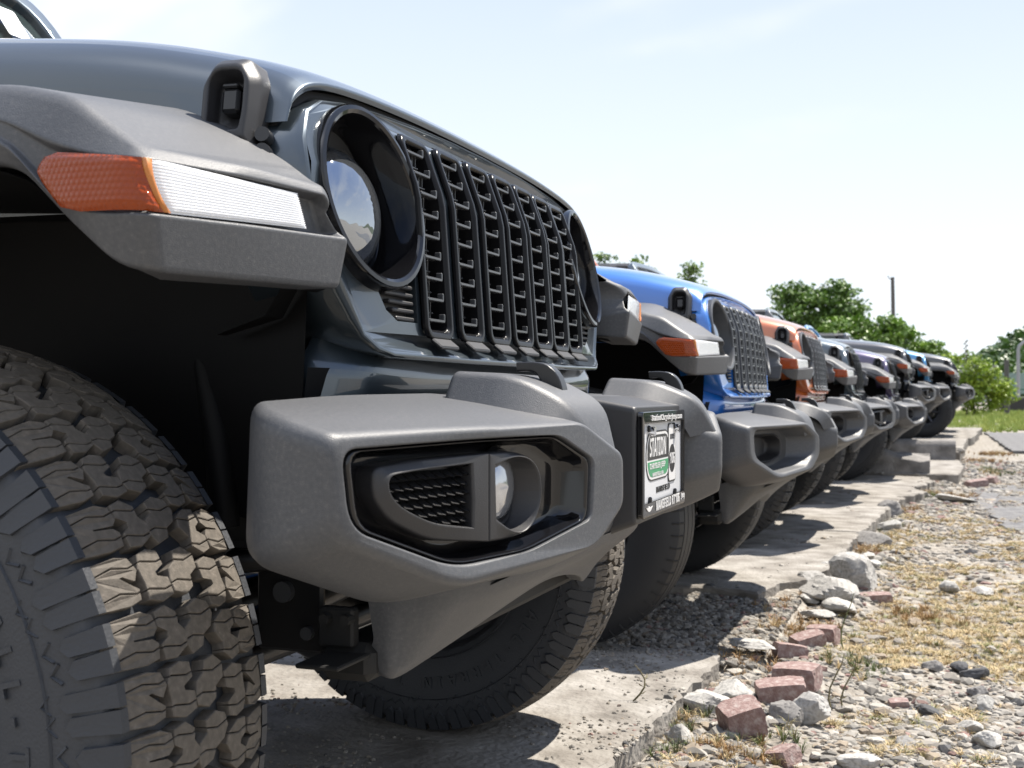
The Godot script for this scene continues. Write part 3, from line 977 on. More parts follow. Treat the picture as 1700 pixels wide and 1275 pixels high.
func fog_mesh() -> MB:
	var mb := MB.new()
	var inner := PackedVector2Array([Vector2(0.763, 0.689), Vector2(0.715, 0.6925), Vector2(0.639, 0.695), Vector2(0.637, 0.655), Vector2(0.637, 0.625), Vector2(0.70, 0.635), Vector2(0.747, 0.655), Vector2(0.763, 0.672)])
	var back := inner
	var f := []
	for p in back: f.append(W(p.x, p.y, -0.024))
	mb.fan(f)
	for r in 8:
		for c in 10:
			var z := 0.640 + c * 0.0140 + (0.0070 if r % 2 else 0.0)
			var y := 0.626 + r * 0.0098
			if not Geometry2D.is_point_in_polygon(Vector2(z, y), inner): continue
			# one scale of the mesh: a slanting wedge
			var a := W(z - 0.0068, y + 0.0042, -0.020); var b := W(z + 0.0068, y + 0.0042, -0.020)
			var e := W(z - 0.0056, y - 0.0035, -0.008); var g := W(z + 0.0056, y - 0.0015, -0.008)
			var h := W(z - 0.0056, y - 0.0052, -0.020); var k := W(z + 0.0056, y - 0.0052, -0.020)
			mb.quad(a, b, g, e); mb.quad(e, g, k, h); mb.tri(a, e, h); mb.tri(b, k, g)
	return mb
# ---------------------------------------------------------------- wheels
const TR := 0.4236      # tread radius
const TW := 0.120       # half width of the tread

func tread_point(u: float, v: float, h: float) -> Vector3:   # u in radians, v across in -1..1, h above the carcass
	var crown := -0.010 * v * v - 0.010 * pow(absf(v), 6.0)
	var r := TR - 0.0150 + crown + h
	return V(r * cos(u), r * sin(u), v * TW)

func tread_block(mb: MB, poly: Array, u0: float, pitch: float, deep := 0.0150) -> void:
	# poly in (v, share of a pitch)
	var n := poly.size()
	var c := Vector2.ZERO
	for p in poly: c += p
	c /= n
	var foot := []; var edge := []; var top := []
	for p in poly:
		var dir: Vector2 = (c - p).normalized() * Vector2(1.0 / TW, 1.0 / (pitch * TR)) * 0.0011
		var q: Vector2 = p - dir * 0.6
		var e: Vector2 = p
		var t: Vector2 = p + dir
		foot.append(tread_point(u0 + q.y * pitch, q.x, 0.0))
		edge.append(tread_point(u0 + e.y * pitch, e.x, deep - 0.0009))
		top.append(tread_point(u0 + t.y * pitch, t.x, deep))
	var pp := PackedVector2Array(poly)
	var cw := Geometry2D.is_polygon_clockwise(pp)
	for i in n:
		var j := (i + 1) % n
		if cw:
			mb.quad(foot[i], foot[j], edge[j], edge[i]); mb.quad(edge[i], edge[j], top[j], top[i])
		else:
			mb.quad(foot[j], foot[i], edge[i], edge[j]); mb.quad(edge[j], edge[i], top[i], top[j])
	var tr := Geometry2D.triangulate_polygon(pp)
	for i in range(0, tr.size(), 3):
		var a: Vector3 = top[tr[i]]; var b: Vector3 = top[tr[i + 1]]; var d: Vector3 = top[tr[i + 2]]
		if (b - a).cross(d - a).dot(Vector3(a.x, a.y, 0)) < 0: mb.tri(a, d, b)
		else: mb.tri(a, b, d)

# cuts a block across with a thin zigzag sipe at the given shares of its height
func siped(mb: MB, poly: Array, u0: float, pitch: float, cuts: Array) -> void:
	var todo: Array[PackedVector2Array] = [PackedVector2Array(poly)]
	var fat := Geometry2D.offset_polygon(todo[0], 0.009)
	if fat.size() == 1: todo = [fat[0]]
	for y in cuts:
		var g := 0.011
		var knife := PackedVector2Array()
		var xs := [-1.4, -0.9, -0.72, -0.55, -0.38, -0.2, -0.05, 0.12, 0.3, 0.48, 0.62, 0.78, 0.95, 1.4]
		for i in xs.size(): knife.append(Vector2(xs[i], y + (0.035 if i % 2 else -0.035) - g))
		for i in range(xs.size() - 1, -1, -1): knife.append(Vector2(xs[i], y + (0.035 if i % 2 else -0.035) + g))
		var nx: Array[PackedVector2Array] = []
		for p in todo: nx.append_array(Geometry2D.clip_polygons(p, knife))
		todo = nx
	for p in todo:
		if p.size() >= 3: tread_block(mb, Array(p), u0, pitch)

func all_terrain_tyre() -> Array:
	# returns [carcass with sidewalls, tread blocks, lettering]
	var N := 46
	var pitch := TAU / N
	var body := MB.new()
	var prof := []
	for q in [[0.222, -0.098], [0.228, -0.112], [0.250, -0.122], [0.285, -0.132], [0.315, -0.136], [0.350, -0.136], [0.376, -0.132], [0.392, -0.127], [0.3985, -0.119], [0.4020, -0.105], [0.4062, -0.06], [0.4086, 0.0]]:
		prof.append(q)
	for i in range(prof.size() - 2, -1, -1): prof.append([prof[i][0], -prof[i][1]])
	lathe(body, prof, Transform3D(Basis(Vector3(0, 0, 1), Vector3(0, 1, 0), Vector3(-1, 0, 0)), Vector3.ZERO), 80)
	# thin moulded rings of the sidewall
	for s in [-1.0, 1.0]:
		for r in [0.246, 0.338]:
			lathe(body, [[r - 0.0015, s * (0.128 if r < 0.3 else 0.1362)], [r, s * (0.131 if r < 0.3 else 0.1386)], [r + 0.0015, s * (0.128 if r < 0.3 else 0.1362)]], Transform3D(Basis(Vector3(0, 0, 1), Vector3(0, 1, 0), Vector3(-1, 0, 0)), Vector3.ZERO), 80)
	var tb := MB.new()
	for k in N:
		var u := k * pitch
		var odd := k % 2
		for s in [1.0, -1.0]:
			var f := func(a: Array, off: float) -> Array: return a.map(func(p): return Vector2(p[0] * s, (p[1] if s > 0 else -p[1]) + off))
			var off := 0.0 if s > 0 else 0.55
			# shoulder block, notched on its inner side
			var sh: Array
			if odd: sh = [[1.0, 0.06], [0.70, 0.02], [0.57, 0.07], [0.55, 0.30], [0.60, 0.39], [0.80, 0.44], [0.80, 0.49], [0.58, 0.47], [0.53, 0.58], [0.55, 0.80], [0.66, 0.90], [1.0, 0.86]]
			else: sh = [[0.97, 0.07], [0.72, 0.03], [0.60, 0.10], [0.59, 0.26], [0.66, 0.36], [0.76, 0.56], [0.71, 0.58], [0.60, 0.44], [0.55, 0.62], [0.60, 0.84], [0.72, 0.90], [0.97, 0.87]]
			siped(tb, f.call(sh, off), u, pitch, [0.24 + off if s > 0 else off - 0.24, 0.70 + off if s > 0 else off - 0.70])
			# second row: hooked blocks
			var h1 := [[0.50, 0.06], [0.36, -0.02], [0.22, 0.06], [0.23, 0.34], [0.35, 0.40], [0.36, 0.52], [0.24, 0.62], [0.25, 0.86], [0.36, 0.92], [0.47, 0.86], [0.52, 0.62], [0.50, 0.34]]
			if odd: h1 = [[0.49, 0.02], [0.37, 0.00], [0.23, 0.14], [0.19, 0.34], [0.28, 0.56], [0.27, 0.74], [0.38, 0.90], [0.50, 0.84], [0.51, 0.60], [0.41, 0.48], [0.42, 0.36], [0.50, 0.28]]
			siped(tb, f.call(h1, off), u, pitch, [0.20 + off if s > 0 else off - 0.20, 0.70 + off if s > 0 else off - 0.70])
			# centre: interlocked pieces
			if s > 0:
				var c1 := [[0.19, 0.10], [0.05, 0.00], [-0.05, 0.10], [-0.06, 0.30], [-0.18, 0.42], [-0.19, 0.66], [-0.08, 0.84], [0.04, 0.80], [0.08, 0.60], [0.17, 0.50], [0.20, 0.30]]
				if odd: c1 = [[0.16, -0.02], [0.02, 0.06], [-0.02, 0.24], [-0.14, 0.34], [-0.20, 0.56], [-0.16, 0.78], [-0.03, 0.88], [0.10, 0.78], [0.09, 0.56], [0.19, 0.44], [0.21, 0.16]]
				siped(tb, f.call(c1, off), u, pitch, [0.24, 0.62])
			# lugs running down the sidewall
			for q in [[0.06, 0.45, 0.372], [0.49, 0.88, 0.368]]:
				var zz := 0.0
				var r0: float = q[2] - (0.0 if odd else 0.014)
				var a0: float = u + (q[0] if s > 0 else -q[0]) * pitch + off * pitch
				var a1: float = u + (q[1] if s > 0 else -q[1]) * pitch + off * pitch
				var P := func(r: float, a: float, z: float) -> Vector3: return V(r * cos(a), r * sin(a), z * s)
				var o := MB.new()
				var am := lerpf(a0, a1, 0.5)
				var top := [P.call(0.409, a0, 0.1225), P.call(0.409, a1, 0.1225), P.call(r0 + 0.008, lerpf(a1, a0, 0.06), 0.1385), P.call(r0, am, 0.1390), P.call(r0 + 0.008, lerpf(a0, a1, 0.06), 0.1385)]
				var bot := [P.call(0.409, a0, 0.112), P.call(0.409, a1, 0.112), P.call(r0 + 0.005, a1, 0.1310), P.call(r0 - 0.006, am, 0.1325), P.call(r0 + 0.005, a0, 0.1310)]
				for i in 5:
					var j := (i + 1) % 5
					o.quad(bot[i], bot[j], top[j], top[i])
				o.fan(top)
				o.orient(P.call(0.39, am, 0.11))
				body.join(o)
				# thin chevron below every lug
				var ch := [P.call(r0 - 0.012, a0, 0.1350), P.call(r0 - 0.022, am, 0.1366), P.call(r0 - 0.012, a1, 0.1350)]
				tube(body, ch, 0.0022, 4, false)
	# raised letters on both sidewalls
	var txt := MB.new()
	for s in [1.0, -1.0]:
		for rep in 2:
			var a := (0.1 if rep == 0 else PI + 0.1)
			for w in ["ALL-TERRAIN", "T/A"]:
				for ch in w:
					var tm := TextMesh.new()
					tm.text = ch
					tm.font = SystemFont.new()
					tm.font.font_names = PackedStringArray(["Droid Sans"])
					tm.font.font_weight = 700
					tm.font_size = 24
					tm.pixel_size = 0.0015
					tm.depth = 0.004
					var ar := tm.get_mesh_arrays()
					if ar.size() > 0 and ar[Mesh.ARRAY_VERTEX] != null and ar[Mesh.ARRAY_VERTEX].size():
						var vv: PackedVector3Array = ar[Mesh.ARRAY_VERTEX]
						var ix: PackedInt32Array = ar[Mesh.ARRAY_INDEX] if ar[Mesh.ARRAY_INDEX] != null else PackedInt32Array()
						var r := 0.30
						var x := Transform3D(Basis(V(sin(a), -cos(a), 0) * s, V(cos(a), sin(a), 0), V(0, 0, s)), V(r * cos(a), r * sin(a), s * 0.1350))
						if ix.size():
							for i in range(0, ix.size(), 3): txt.tri(x * vv[ix[i]], x * vv[ix[i + 2]], x * vv[ix[i + 1]])
						else:
							for i in range(0, vv.size(), 3): txt.tri(x * vv[i], x * vv[i + 2], x * vv[i + 1])
					a -= s * 0.105
				a -= s * 0.12
	return [body, tb, txt]

func road_tyre(rad: float) -> Array:
	var body := MB.new()
	var x := Transform3D(Basis(Vector3(0, 0, 1), Vector3(0, 1, 0), Vector3(-1, 0, 0)), Vector3.ZERO)
	var half := [[0.235, -0.095], [0.245, -0.112], [0.28, -0.124], [0.32, -0.130], [0.355, -0.127], [rad - 0.022, -0.118], [rad - 0.010, -0.112]]
	var prof := half.duplicate()
	prof += [[rad - 0.007, -0.108], [rad - 0.001, -0.080], [rad - 0.010, -0.079], [rad - 0.010, -0.073], [rad, -0.072], [rad + 0.001, -0.035], [rad - 0.009, -0.034], [rad - 0.009, -0.027], [rad + 0.001, -0.026], [rad + 0.0015, 0.0]]
	for i in range(prof.size() - 2, -1, -1): prof.append([prof[i][0], -prof[i][1]])
	lathe(body, prof, x, 88)
	var tb := MB.new()
	var N := 66
	for k in N:
		var u := TAU * k / N
		for s in [1.0, -1.0]:
			var p := []
			for q in [[0.086, 0.0], [0.100, 0.004], [0.112, 0.010], [0.121, 0.028]]: p.append(V((rad - 0.0005 - q[1]) * cos(u), (rad - 0.0005 - q[1]) * sin(u), q[0] * s))
			tube(tb, p, 0.0032, 4, false)
	return [body, tb, null]

func make_rim() -> Array:
	var x := Transform3D(Basis(Vector3(0, 0, 1), Vector3(0, 1, 0), Vector3(-1, 0, 0)), Vector3.ZERO)
	var mb := MB.new()
	# barrel: [radius, distance from the inside to the outside]; outer face on +z, so axis runs +x of the lathe -> +z
	lathe(mb, [[0.226, -0.11], [0.232, -0.115], [0.226, -0.10], [0.205, -0.09], [0.19, -0.02], [0.20, 0.06], [0.215, 0.095], [0.230, 0.108], [0.234, 0.112], [0.226, 0.10]], x, 48)
	for k in 10:
		var a := TAU * (k + (0.12 if k % 2 else -0.12)) / 10
		var p := [V(0.05 * cos(a), 0.05 * sin(a), 0.045), V(0.13 * cos(a), 0.13 * sin(a), 0.075), V(0.222 * cos(a), 0.222 * sin(a), 0.096)]
		tube(mb, p, [0.026, 0.020, 0.022], 8)
	lathe(mb, [[0.075, 0.03], [0.07, 0.062], [0.045, 0.066], [0.04, 0.078], [0.0001, 0.080]], x, 32)
	var hub := MB.new()
	lathe(hub, [[0.165, -0.03], [0.165, -0.01], [0.08, -0.01], [0.08, 0.02]], x, 40)
	lathe(hub, [[0.165, -0.03], [0.07, -0.03], [0.06, -0.09], [0.0001, -0.09]], x, 40)
	box(hub, V(0.12, 0.03, -0.02), V(0.07, 0.14, 0.07), 0.012)
	return [mb, hub]

# ---------------------------------------------------------------- under and behind
func make_chassis(car: Node3D) -> void:
	var m := MB.new()
	for s in [1.0, -1.0]:
		box(m, V(-1.9, 0.62, 0.40 * s), V(3.9, 0.12, 0.07), 0.01)
		box(m, V(0.03, 0.62, 0.40 * s), V(0.06, 0.16, 0.10), 0.01)
		tube(m, [V(-0.43, 0.40, 0.36 * s), V(-0.9, 0.43, 0.37 * s), V(-1.3, 0.5, 0.38 * s)], 0.027, 10)
		tube(m, [V(-0.43, 0.42, 0.47 * s), V(-0.45, 0.95, 0.45 * s)], 0.034, 10)
		var coil := []
		for k in 60: coil.append(V(-0.43 + 0.065 * cos(k * 0.7), 0.5 + k * 0.0065, 0.36 * s + 0.065 * sin(k * 0.7)))
		tube(m, coil, 0.008, 6)
		box(m, V(-0.40, 0.40, 0.64 * s), V(0.13, 0.20, 0.10), 0.02)
	tube(m, [V(-0.4254, 0.414, -0.70), V(-0.4254, 0.414, 0.70)], 0.042, 14)
	ball(m, V(-0.40, 0.40, -0.20), V(0.15, 0.14, 0.14), 16)
	tube(m, [V(-0.26, 0.385, -0.62), V(-0.26, 0.385, 0.62)], 0.019, 10)
	tube(m, [V(-0.22, 0.43, 0.55), V(-0.21, 0.50, -0.35)], 0.024, 10)
	tube(m, [V(-0.30, 0.47, -0.42), V(-0.32, 0.60, 0.40)], 0.018, 10)
	# sway bar across the front with its bent arms
	tube(m, [V(-0.45, 0.52, 0.50), V(-0.20, 0.545, 0.46), V(-0.10, 0.55, 0.40), V(-0.09, 0.55, 0.0), V(-0.10, 0.55, -0.40), V(-0.20, 0.545, -0.46), V(-0.45, 0.52, -0.50)], 0.016, 10)
	box(m, V(-0.06, 0.60, 0), V(0.08, 0.09, 0.86), 0.012)
	box(m, V(-0.13, 0.49, 0.42), V(0.10, 0.13, 0.012), 0.004)
	box(m, V(-0.9, 0.52, 0), V(0.6, 0.2, 0.42), 0.03)
	box(m, V(-0.55, 0.86, 0), V(0.8, 0.30, 0.80), 0.02)
	var c := part(car, "chassis", m, M.chassis)
	var ring := MB.new()
	tube(ring, [V(-0.135, 0.505, 0.426), V(-0.135, 0.505, 0.436)], 0.014, 18)
	tube(ring, [V(-0.10, 0.452, 0.426), V(-0.10, 0.452, 0.434)], 0.009, 10)
	part(c, "bracket_bush", ring, M.bar_grey)
	var rear := MB.new()
	tube(rear, [V(-3.43, 0.414, -0.70), V(-3.43, 0.414, 0.70)], 0.045, 12)
	part(c, "rear_axle", rear, M.chassis)

func make_cabin(car: Node3D) -> void:
	# tub, windscreen frame, roof; behind the bonnet and mostly hidden
	var tub := MB.new()
	patch(tub, [
		[V(-1.2, 0.62, 0.74), V(-1.2, 1.12, 0.72), V(-1.22, 1.33, 0.70)],
		[V(-1.6, 0.55, 0.78), V(-1.6, 1.12, 0.76), V(-1.6, 1.22, 0.745)],
		[V(-3.9, 0.55, 0.78), V(-3.9, 1.12, 0.76), V(-3.9, 1.22, 0.745)],
		[V(-3.98, 0.55, 0.70), V(-3.98, 1.12, 0.70), V(-3.98, 1.22, 0.68)]], [0, 0.06, 0], [0, 0.1, 0.05, 0])
	patch(tub, [[V(-3.98, 0.55, 0.70), V(-3.98, 1.22, 0.68)], [V(-3.98, 0.55, -0.70), V(-3.98, 1.22, -0.68)]], [0, 0], [0, 0])
	tub.join(tub.mirrored())
	box(tub, V(-2.6, 0.56, 0), V(2.7, 0.06, 1.5), 0.01)
	var cowl := MB.new()
	patch(cowl, [[V(-1.20, 1.05, 0.705), V(-1.20, 1.27, 0.69), V(-1.20, 1.305, 0.62), V(-1.20, 1.345, 0), V(-1.20, 1.305, -0.62), V(-1.20, 1.27, -0.69), V(-1.20, 1.05, -0.705)],
		[V(-1.36, 1.05, 0.72), V(-1.36, 1.30, 0.71), V(-1.36, 1.335, 0.66), V(-1.36, 1.36, 0), V(-1.36, 1.335, -0.66), V(-1.36, 1.30, -0.71), V(-1.36, 1.05, -0.72)]], [0, 0.04, 0.05, 0.2, 0.05, 0.04, 0], [0, 0])
	tub.join(cowl)
	var t := part(car, "body_tub", tub, M.paint_slate)
	var door := MB.new()
	for i in 2: patch(door, [[V(-1.72 - i * 1.02, 0.60, 0.785), V(-1.72 - i * 1.02, 1.10, 0.767), V(-1.72 - i * 1.02, 1.20, 0.752)], [V(-2.68 - i * 1.02, 0.60, 0.785), V(-2.68 - i * 1.02, 1.10, 0.767), V(-2.68 - i * 1.02, 1.20, 0.752)]], [0, 0.05, 0], [0, 0])
	both(t, "door", door, M.paint_slate)
	# windscreen: frame as a loop, glass inside
	var ws := MB.new()
	var fo := [V(-1.24, 1.33, 0.72), V(-1.545, 1.765, 0.695), V(-1.58, 1.805, 0.58), V(-1.56, 1.82, 0), V(-1.58, 1.805, -0.58), V(-1.545, 1.765, -0.695), V(-1.24, 1.33, -0.72), V(-1.20, 1.34, 0)]
	var fi := [V(-1.275, 1.385, 0.665), V(-1.525, 1.735, 0.645), V(-1.55, 1.765, 0.54), V(-1.53, 1.775, 0), V(-1.55, 1.765, -0.54), V(-1.525, 1.735, -0.645), V(-1.275, 1.385, -0.665), V(-1.235, 1.395, 0)]
	var push := V(0.035, 0.028, 0)
	var rows := [fo.map(func(p): return p - push), fo, fo.map(func(p): return p + push * 0.5), fi.map(func(p): return p + push * 0.5), fi.map(func(p): return p - push * 0.4)]
	patch(ws, rows, [0.05, 0.12, 0.12, 0.2, 0.12, 0.12, 0.05, 0.2], [0, 0.01, 0.02, 0.01, 0], true, false, 4)
	var w := part(car, "windscreen_frame", ws, M.paint_slate)
	var glass := MB.new()
	patch(glass, [[fi[0], fi[7], fi[6]], [fi[1], V(-1.515, 1.735, 0), fi[5]], [fi[2], fi[3], fi[4]]], [0, 0.3, 0], [0, 0.05, 0])
	part(w, "windscreen_glass", glass, M.tinted_glass)
	var st := MB.new()
	var sx := Transform3D(Basis(V(0, 0, -1), V(-0.262, 0.37, 0.03).normalized(), V(0.80, 0.58, 0)).orthonormalized(), V(-1.455, 1.675, -0.50))
	prism(st, rrect(0.075, 0.10, 0.006), 0.001, sx)
	part(w, "window_sticker", st, M.sticker_white)
	for z in [0.28, -0.30]:
		var wip := MB.new()
		tube(wip, [V(-1.27, 1.365, z), V(-1.30, 1.42, z - 0.26), V(-1.31, 1.44, z - 0.44)], 0.009, 6)
		part(w, "wiper", wip, M.satin_black)
	# roof and the rest of the hard top
	var roof := MB.new()
	patch(roof, [
		[V(-1.57, 1.765, 0.64), V(-1.60, 1.805, 0.56), V(-1.58, 1.82, 0), V(-1.60, 1.805, -0.56), V(-1.57, 1.765, -0.64)],
		[V(-2.4, 1.77, 0.66), V(-2.4, 1.825, 0.58), V(-2.4, 1.835, 0), V(-2.4, 1.825, -0.58), V(-2.4, 1.77, -0.66)],
		[V(-3.85, 1.75, 0.67), V(-3.85, 1.81, 0.58), V(-3.85, 1.82, 0), V(-3.85, 1.81, -0.58), V(-3.85, 1.75, -0.67)],
		[V(-3.97, 1.20, 0.70), V(-3.97, 1.22, 0.58), V(-3.97, 1.22, 0), V(-3.97, 1.22, -0.58), V(-3.97, 1.20, -0.70)]], [0, 0.06, 0.2, 0.06, 0], [0, 0.2, 0.12, 0])
	for s in [1.0, -1.0]:
		for q in [[-1.68, 0.09], [-2.66, 0.10], [-3.4, 0.10], [-3.88, 0.14]]:
			box(roof, V(q[0] + (0.06 if q[0] > -1.7 else 0.0), 1.49, 0.695 * s), V(q[1], 0.58, 0.03), 0.008, Basis(Vector3.RIGHT, -0.15 * s))
	part(car, "roof", roof, M.dark_plastic)
	var wg := MB.new()
	patch(wg, [[V(-1.5, 1.21, 0.74), V(-1.72, 1.80, 0.65)], [V(-3.9, 1.21, 0.74), V(-3.9, 1.80, 0.66)]], [0, 0], [0, 0])
	both(car, "side_window", wg, M.tinted_glass)
	var seat := MB.new()
	for z in [0.36, -0.36]:
		seat = MB.new()
		box(seat, V(-2.35, 1.12, z), V(0.18, 0.72, 0.46), 0.06, Basis(Vector3.BACK, -0.2) if false else Basis(Vector3.BACK, 0.2))
		box(seat, V(-2.40, 1.50, z), V(0.10, 0.22, 0.26), 0.04)
		part(car, "seat", seat, M.seat_dark)
	seat = MB.new()
	box(seat, V(-1.50, 1.24, 0), V(0.30, 0.18, 1.36), 0.05)
	part(car, "dashboard", seat, M.seat_dark)
	seat = MB.new()
	box(seat, V(-3.2, 1.1, 0), V(0.2, 0.7, 1.2), 0.06)
	part(car, "rear_seat", seat, M.seat_dark)
	var mir := MB.new()
	patch(mir, [[V(-1.50, 1.28, 0.80), V(-1.50, 1.46, 0.80), V(-1.50, 1.46, 0.99), V(-1.50, 1.28, 0.99)], [V(-1.42, 1.28, 0.79), V(-1.42, 1.46, 0.79), V(-1.42, 1.46, 1.0), V(-1.42, 1.28, 1.0)], [V(-1.37, 1.32, 0.84), V(-1.37, 1.43, 0.84), V(-1.37, 1.43, 0.96), V(-1.37, 1.32, 0.96)]], [0.03, 0.03, 0.03, 0.03], [0, 0.03, 0], true)
	mir.fan([V(-1.37, 1.32, 0.84), V(-1.37, 1.43, 0.84), V(-1.37, 1.43, 0.96), V(-1.37, 1.32, 0.96)])
	box(mir, V(-1.49, 1.30, 0.77), V(0.05, 0.04, 0.12), 0.01)
	both(car, "wing_mirror", mir, M.dark_plastic)
	var rf := MB.new()
	patch(rf, [[V(-2.95, 0.72, 0.76), V(-2.95, 0.72, 0.93)], [V(-3.05, 1.0, 0.76), V(-3.05, 1.0, 0.935)], [V(-3.4, 1.06, 0.76), V(-3.4, 1.06, 0.935)], [V(-3.8, 1.0, 0.76), V(-3.8, 1.0, 0.93)], [V(-3.92, 0.75, 0.76), V(-3.92, 0.75, 0.92)]], [0, 0], [0, 0.1, 0.1, 0.1, 0])
	patch(rf, [[V(-2.95, 0.72, 0.93), V(-3.02, 0.70, 0.93)], [V(-3.05, 1.0, 0.935), V(-3.10, 0.93, 0.935)], [V(-3.4, 1.06, 0.935), V(-3.4, 0.99, 0.935)], [V(-3.8, 1.0, 0.93), V(-3.74, 0.94, 0.93)], [V(-3.92, 0.75, 0.92), V(-3.84, 0.72, 0.92)]], [0, 0], [0, 0.1, 0.1, 0.1, 0])
	both(car, "rear_fender", rf, M.plastic)

# ---------------------------------------------------------------- number plate of the nearest car
func text3(parent: Node, called: String, s: String, at: Vector3, h: float, w: float, m: Material, serif := false, bold := 700) -> void:
	var tm := TextMesh.new()
	tm.text = s
	var f := SystemFont.new()
	f.font_names = PackedStringArray(["Droid Serif" if serif else "Droid Sans"])
	f.font_weight = bold
	tm.font = f
	tm.font_size = 48
	tm.pixel_size = 0.001
	tm.depth = 0.0008
	var b := tm.get_aabb()
	var o := part(parent, called, tm, m)
	var sc := Vector3(w / b.size.x, h / b.size.y, 1)
	# text looks along +z; turn it to +x
	o.transform = Transform3D(Basis(V(0, 0, -1) * sc.x, V(0, 1, 0) * sc.y, V(1, 0, 0)), at - V(0, (b.position.y + b.size.y / 2) * sc.y, 0) + V(0, 0, (b.position.x + b.size.x / 2) * sc.x))

func make_plate(car: Node3D) -> void:
	var X := func(d: float, z: float, y: float) -> Transform3D: return Transform3D(Basis(V(0, 0, -1), V(0, 1, 0), V(1, 0, 0)), V(d, y, z))
	var zc := -0.128
	var yc := 0.657
	# mounting box with a cut-back left cheek
	var bx := MB.new()
	var f := [V(0.246, 0.748, zc + 0.166), V(0.246, 0.748, zc - 0.166), V(0.246, 0.566, zc - 0.166), V(0.246, 0.566, zc + 0.166)]
	var bk := [V(0.165, 0.764, zc + 0.170), V(0.165, 0.764, zc - 0.170), V(0.20, 0.548, zc - 0.172), V(0.20, 0.548, zc + 0.172)]
	patch(bx, [bk, f, f.map(func(p): return V(p.x - 0.0, lerpf(p.y, yc, 0.5), lerpf(p.z, zc, 0.5)))], [0.012, 0.012, 0.012, 0.012], [0, 0.006, 0], true)
	bx.fan([V(0.246, 0.70, zc + 0.08), V(0.246, 0.70, zc - 0.08), V(0.246, 0.61, zc - 0.08), V(0.246, 0.61, zc + 0.08)])
	var b := part(car, "plate_bracket", bx, M.dark_plastic)
	var fr := MB.new()
	var o := rrect(0.314, 0.166, 0.008)
	var i := []
	for p in o: i.append(Vector2(clampf(p.x, -0.147, 0.147), clampf(p.y, -0.060, 0.064)))
	var rows := []
	for q in [[o, 0.0], [o, 0.008], [i, 0.009], [i, 0.003]]:
		var r := []
		for p in q[0]: r.append(X.call(0.2475, zc, yc) * V(p.x, p.y, q[1]))
		rows.append(r)
	var z0 := []
	for p in o: z0.append(0.0)
	patch(fr, rows, z0, [0, 0.002, 0.002, 0], true)
	part(b, "plate_frame", fr, M.gloss_black, 30)
	var pl := MB.new()
	prism(pl, rrect(0.300, 0.150, 0.006), 0.002, X.call(0.2480, zc, yc))
	var p := part(b, "plate_sheet", pl, M.plate_white)
	var xf := 0.2502
	# badge: black upper half, green lower half, pale outline
	var bd := MB.new()
	prism(bd, rrect(0.172, 0.080, 0.034), 0.0006, X.call(xf, zc + 0.030, 0.668))
	part(p, "badge_outline", bd, M.print_black)
	bd = MB.new()
	prism(bd, rrect(0.166, 0.075, 0.032), 0.0008, X.call(xf, zc + 0.030, 0.668))
	part(p, "badge_border", bd, M.print_white)
	for half in 2:
		var inner := rrect(0.156, 0.067, 0.029)
		var cut := PackedVector2Array([Vector2(-1, -0.006), Vector2(1, -0.006), Vector2(1, 1), Vector2(-1, 1)]) if half == 0 else PackedVector2Array([Vector2(-1, -0.009), Vector2(1, -0.009), Vector2(1, -1), Vector2(-1, -1)])
		bd = MB.new()
		for poly in Geometry2D.intersect_polygons(inner, cut): prism(bd, poly, 0.0011, X.call(xf, zc + 0.030, 0.668))
		part(p, "badge_field", bd, M.print_black if half == 0 else M.print_green)
	text3(p, "lettering", "STATION", V(xf + 0.0012, 0.682, zc + 0.036), 0.030, 0.116, M.print_white)
	text3(p, "lettering", "CHRYSLER JEEP", V(xf + 0.0012, 0.6505, zc + 0.038), 0.0115, 0.110, M.print_white)
	text3(p, "lettering", "MANSFIELD, MA", V(xf + 0.0012, 0.6375, zc + 0.036), 0.0065, 0.078, M.print_white)
	# route shield to the right of the badge
	bd = MB.new()
	prism(bd, rrect(0.058, 0.100, 0.010), 0.0014, X.call(xf, zc - 0.070, 0.668))
	part(p, "route_shield_outline", bd, M.print_black)
	bd = MB.new()
	prism(bd, rrect(0.053, 0.095, 0.008), 0.0017, X.call(xf, zc - 0.070, 0.668))
	part(p, "route_shield", bd, M.print_white)
	bd = MB.new()
	var circ := PackedVector2Array()
	for k in 28: circ.append(Vector2(cos(TAU * k / 28), sin(TAU * k / 28)) * 0.024)
	prism(bd, circ, 0.0020, X.call(xf, zc - 0.068, 0.658))
	part(p, "route_disc", bd, M.print_black)
	text3(p, "lettering", "106", V(xf + 0.0021, 0.658, zc - 0.068), 0.019, 0.036, M.print_white)
	text3(p, "lettering", "ROUTE", V(xf + 0.0018, 0.695, zc - 0.070), 0.009, 0.034, M.bar_grey)
	text3(p, "lettering", "MANSFIELD", V(xf + 0.0002, 0.6115, zc - 0.006), 0.0095, 0.100, M.print_black)
	text3(b, "frame_lettering", "StationChryslerJeep.com", V(0.2568, 0.7285, zc - 0.012), 0.0125, 0.230, M.print_white, true)
	text3(b, "frame_lettering", "MANSFIELD RT 106", V(0.2568, 0.588, zc - 0.016), 0.0155, 0.176, M.print_white)
	text3(b, "frame_lettering", "Jeep", V(0.2568, 0.588, zc - 0.132), 0.012, 0.030, M.print_white)
	# winged badge at the other end of the frame
	var wing := MB.new()
	prism(wing, PackedVector2Array([Vector2(-0.022, 0.003), Vector2(-0.006, 0.001), Vector2(0, 0.004), Vector2(0.006, 0.001), Vector2(0.022, 0.003), Vector2(0.010, -0.003), Vector2(0, -0.005), Vector2(-0.010, -0.003)]), 0.0008, X.call(0.2566, zc + 0.120, 0.588))
	part(b, "wing_badge", wing, M.print_white)
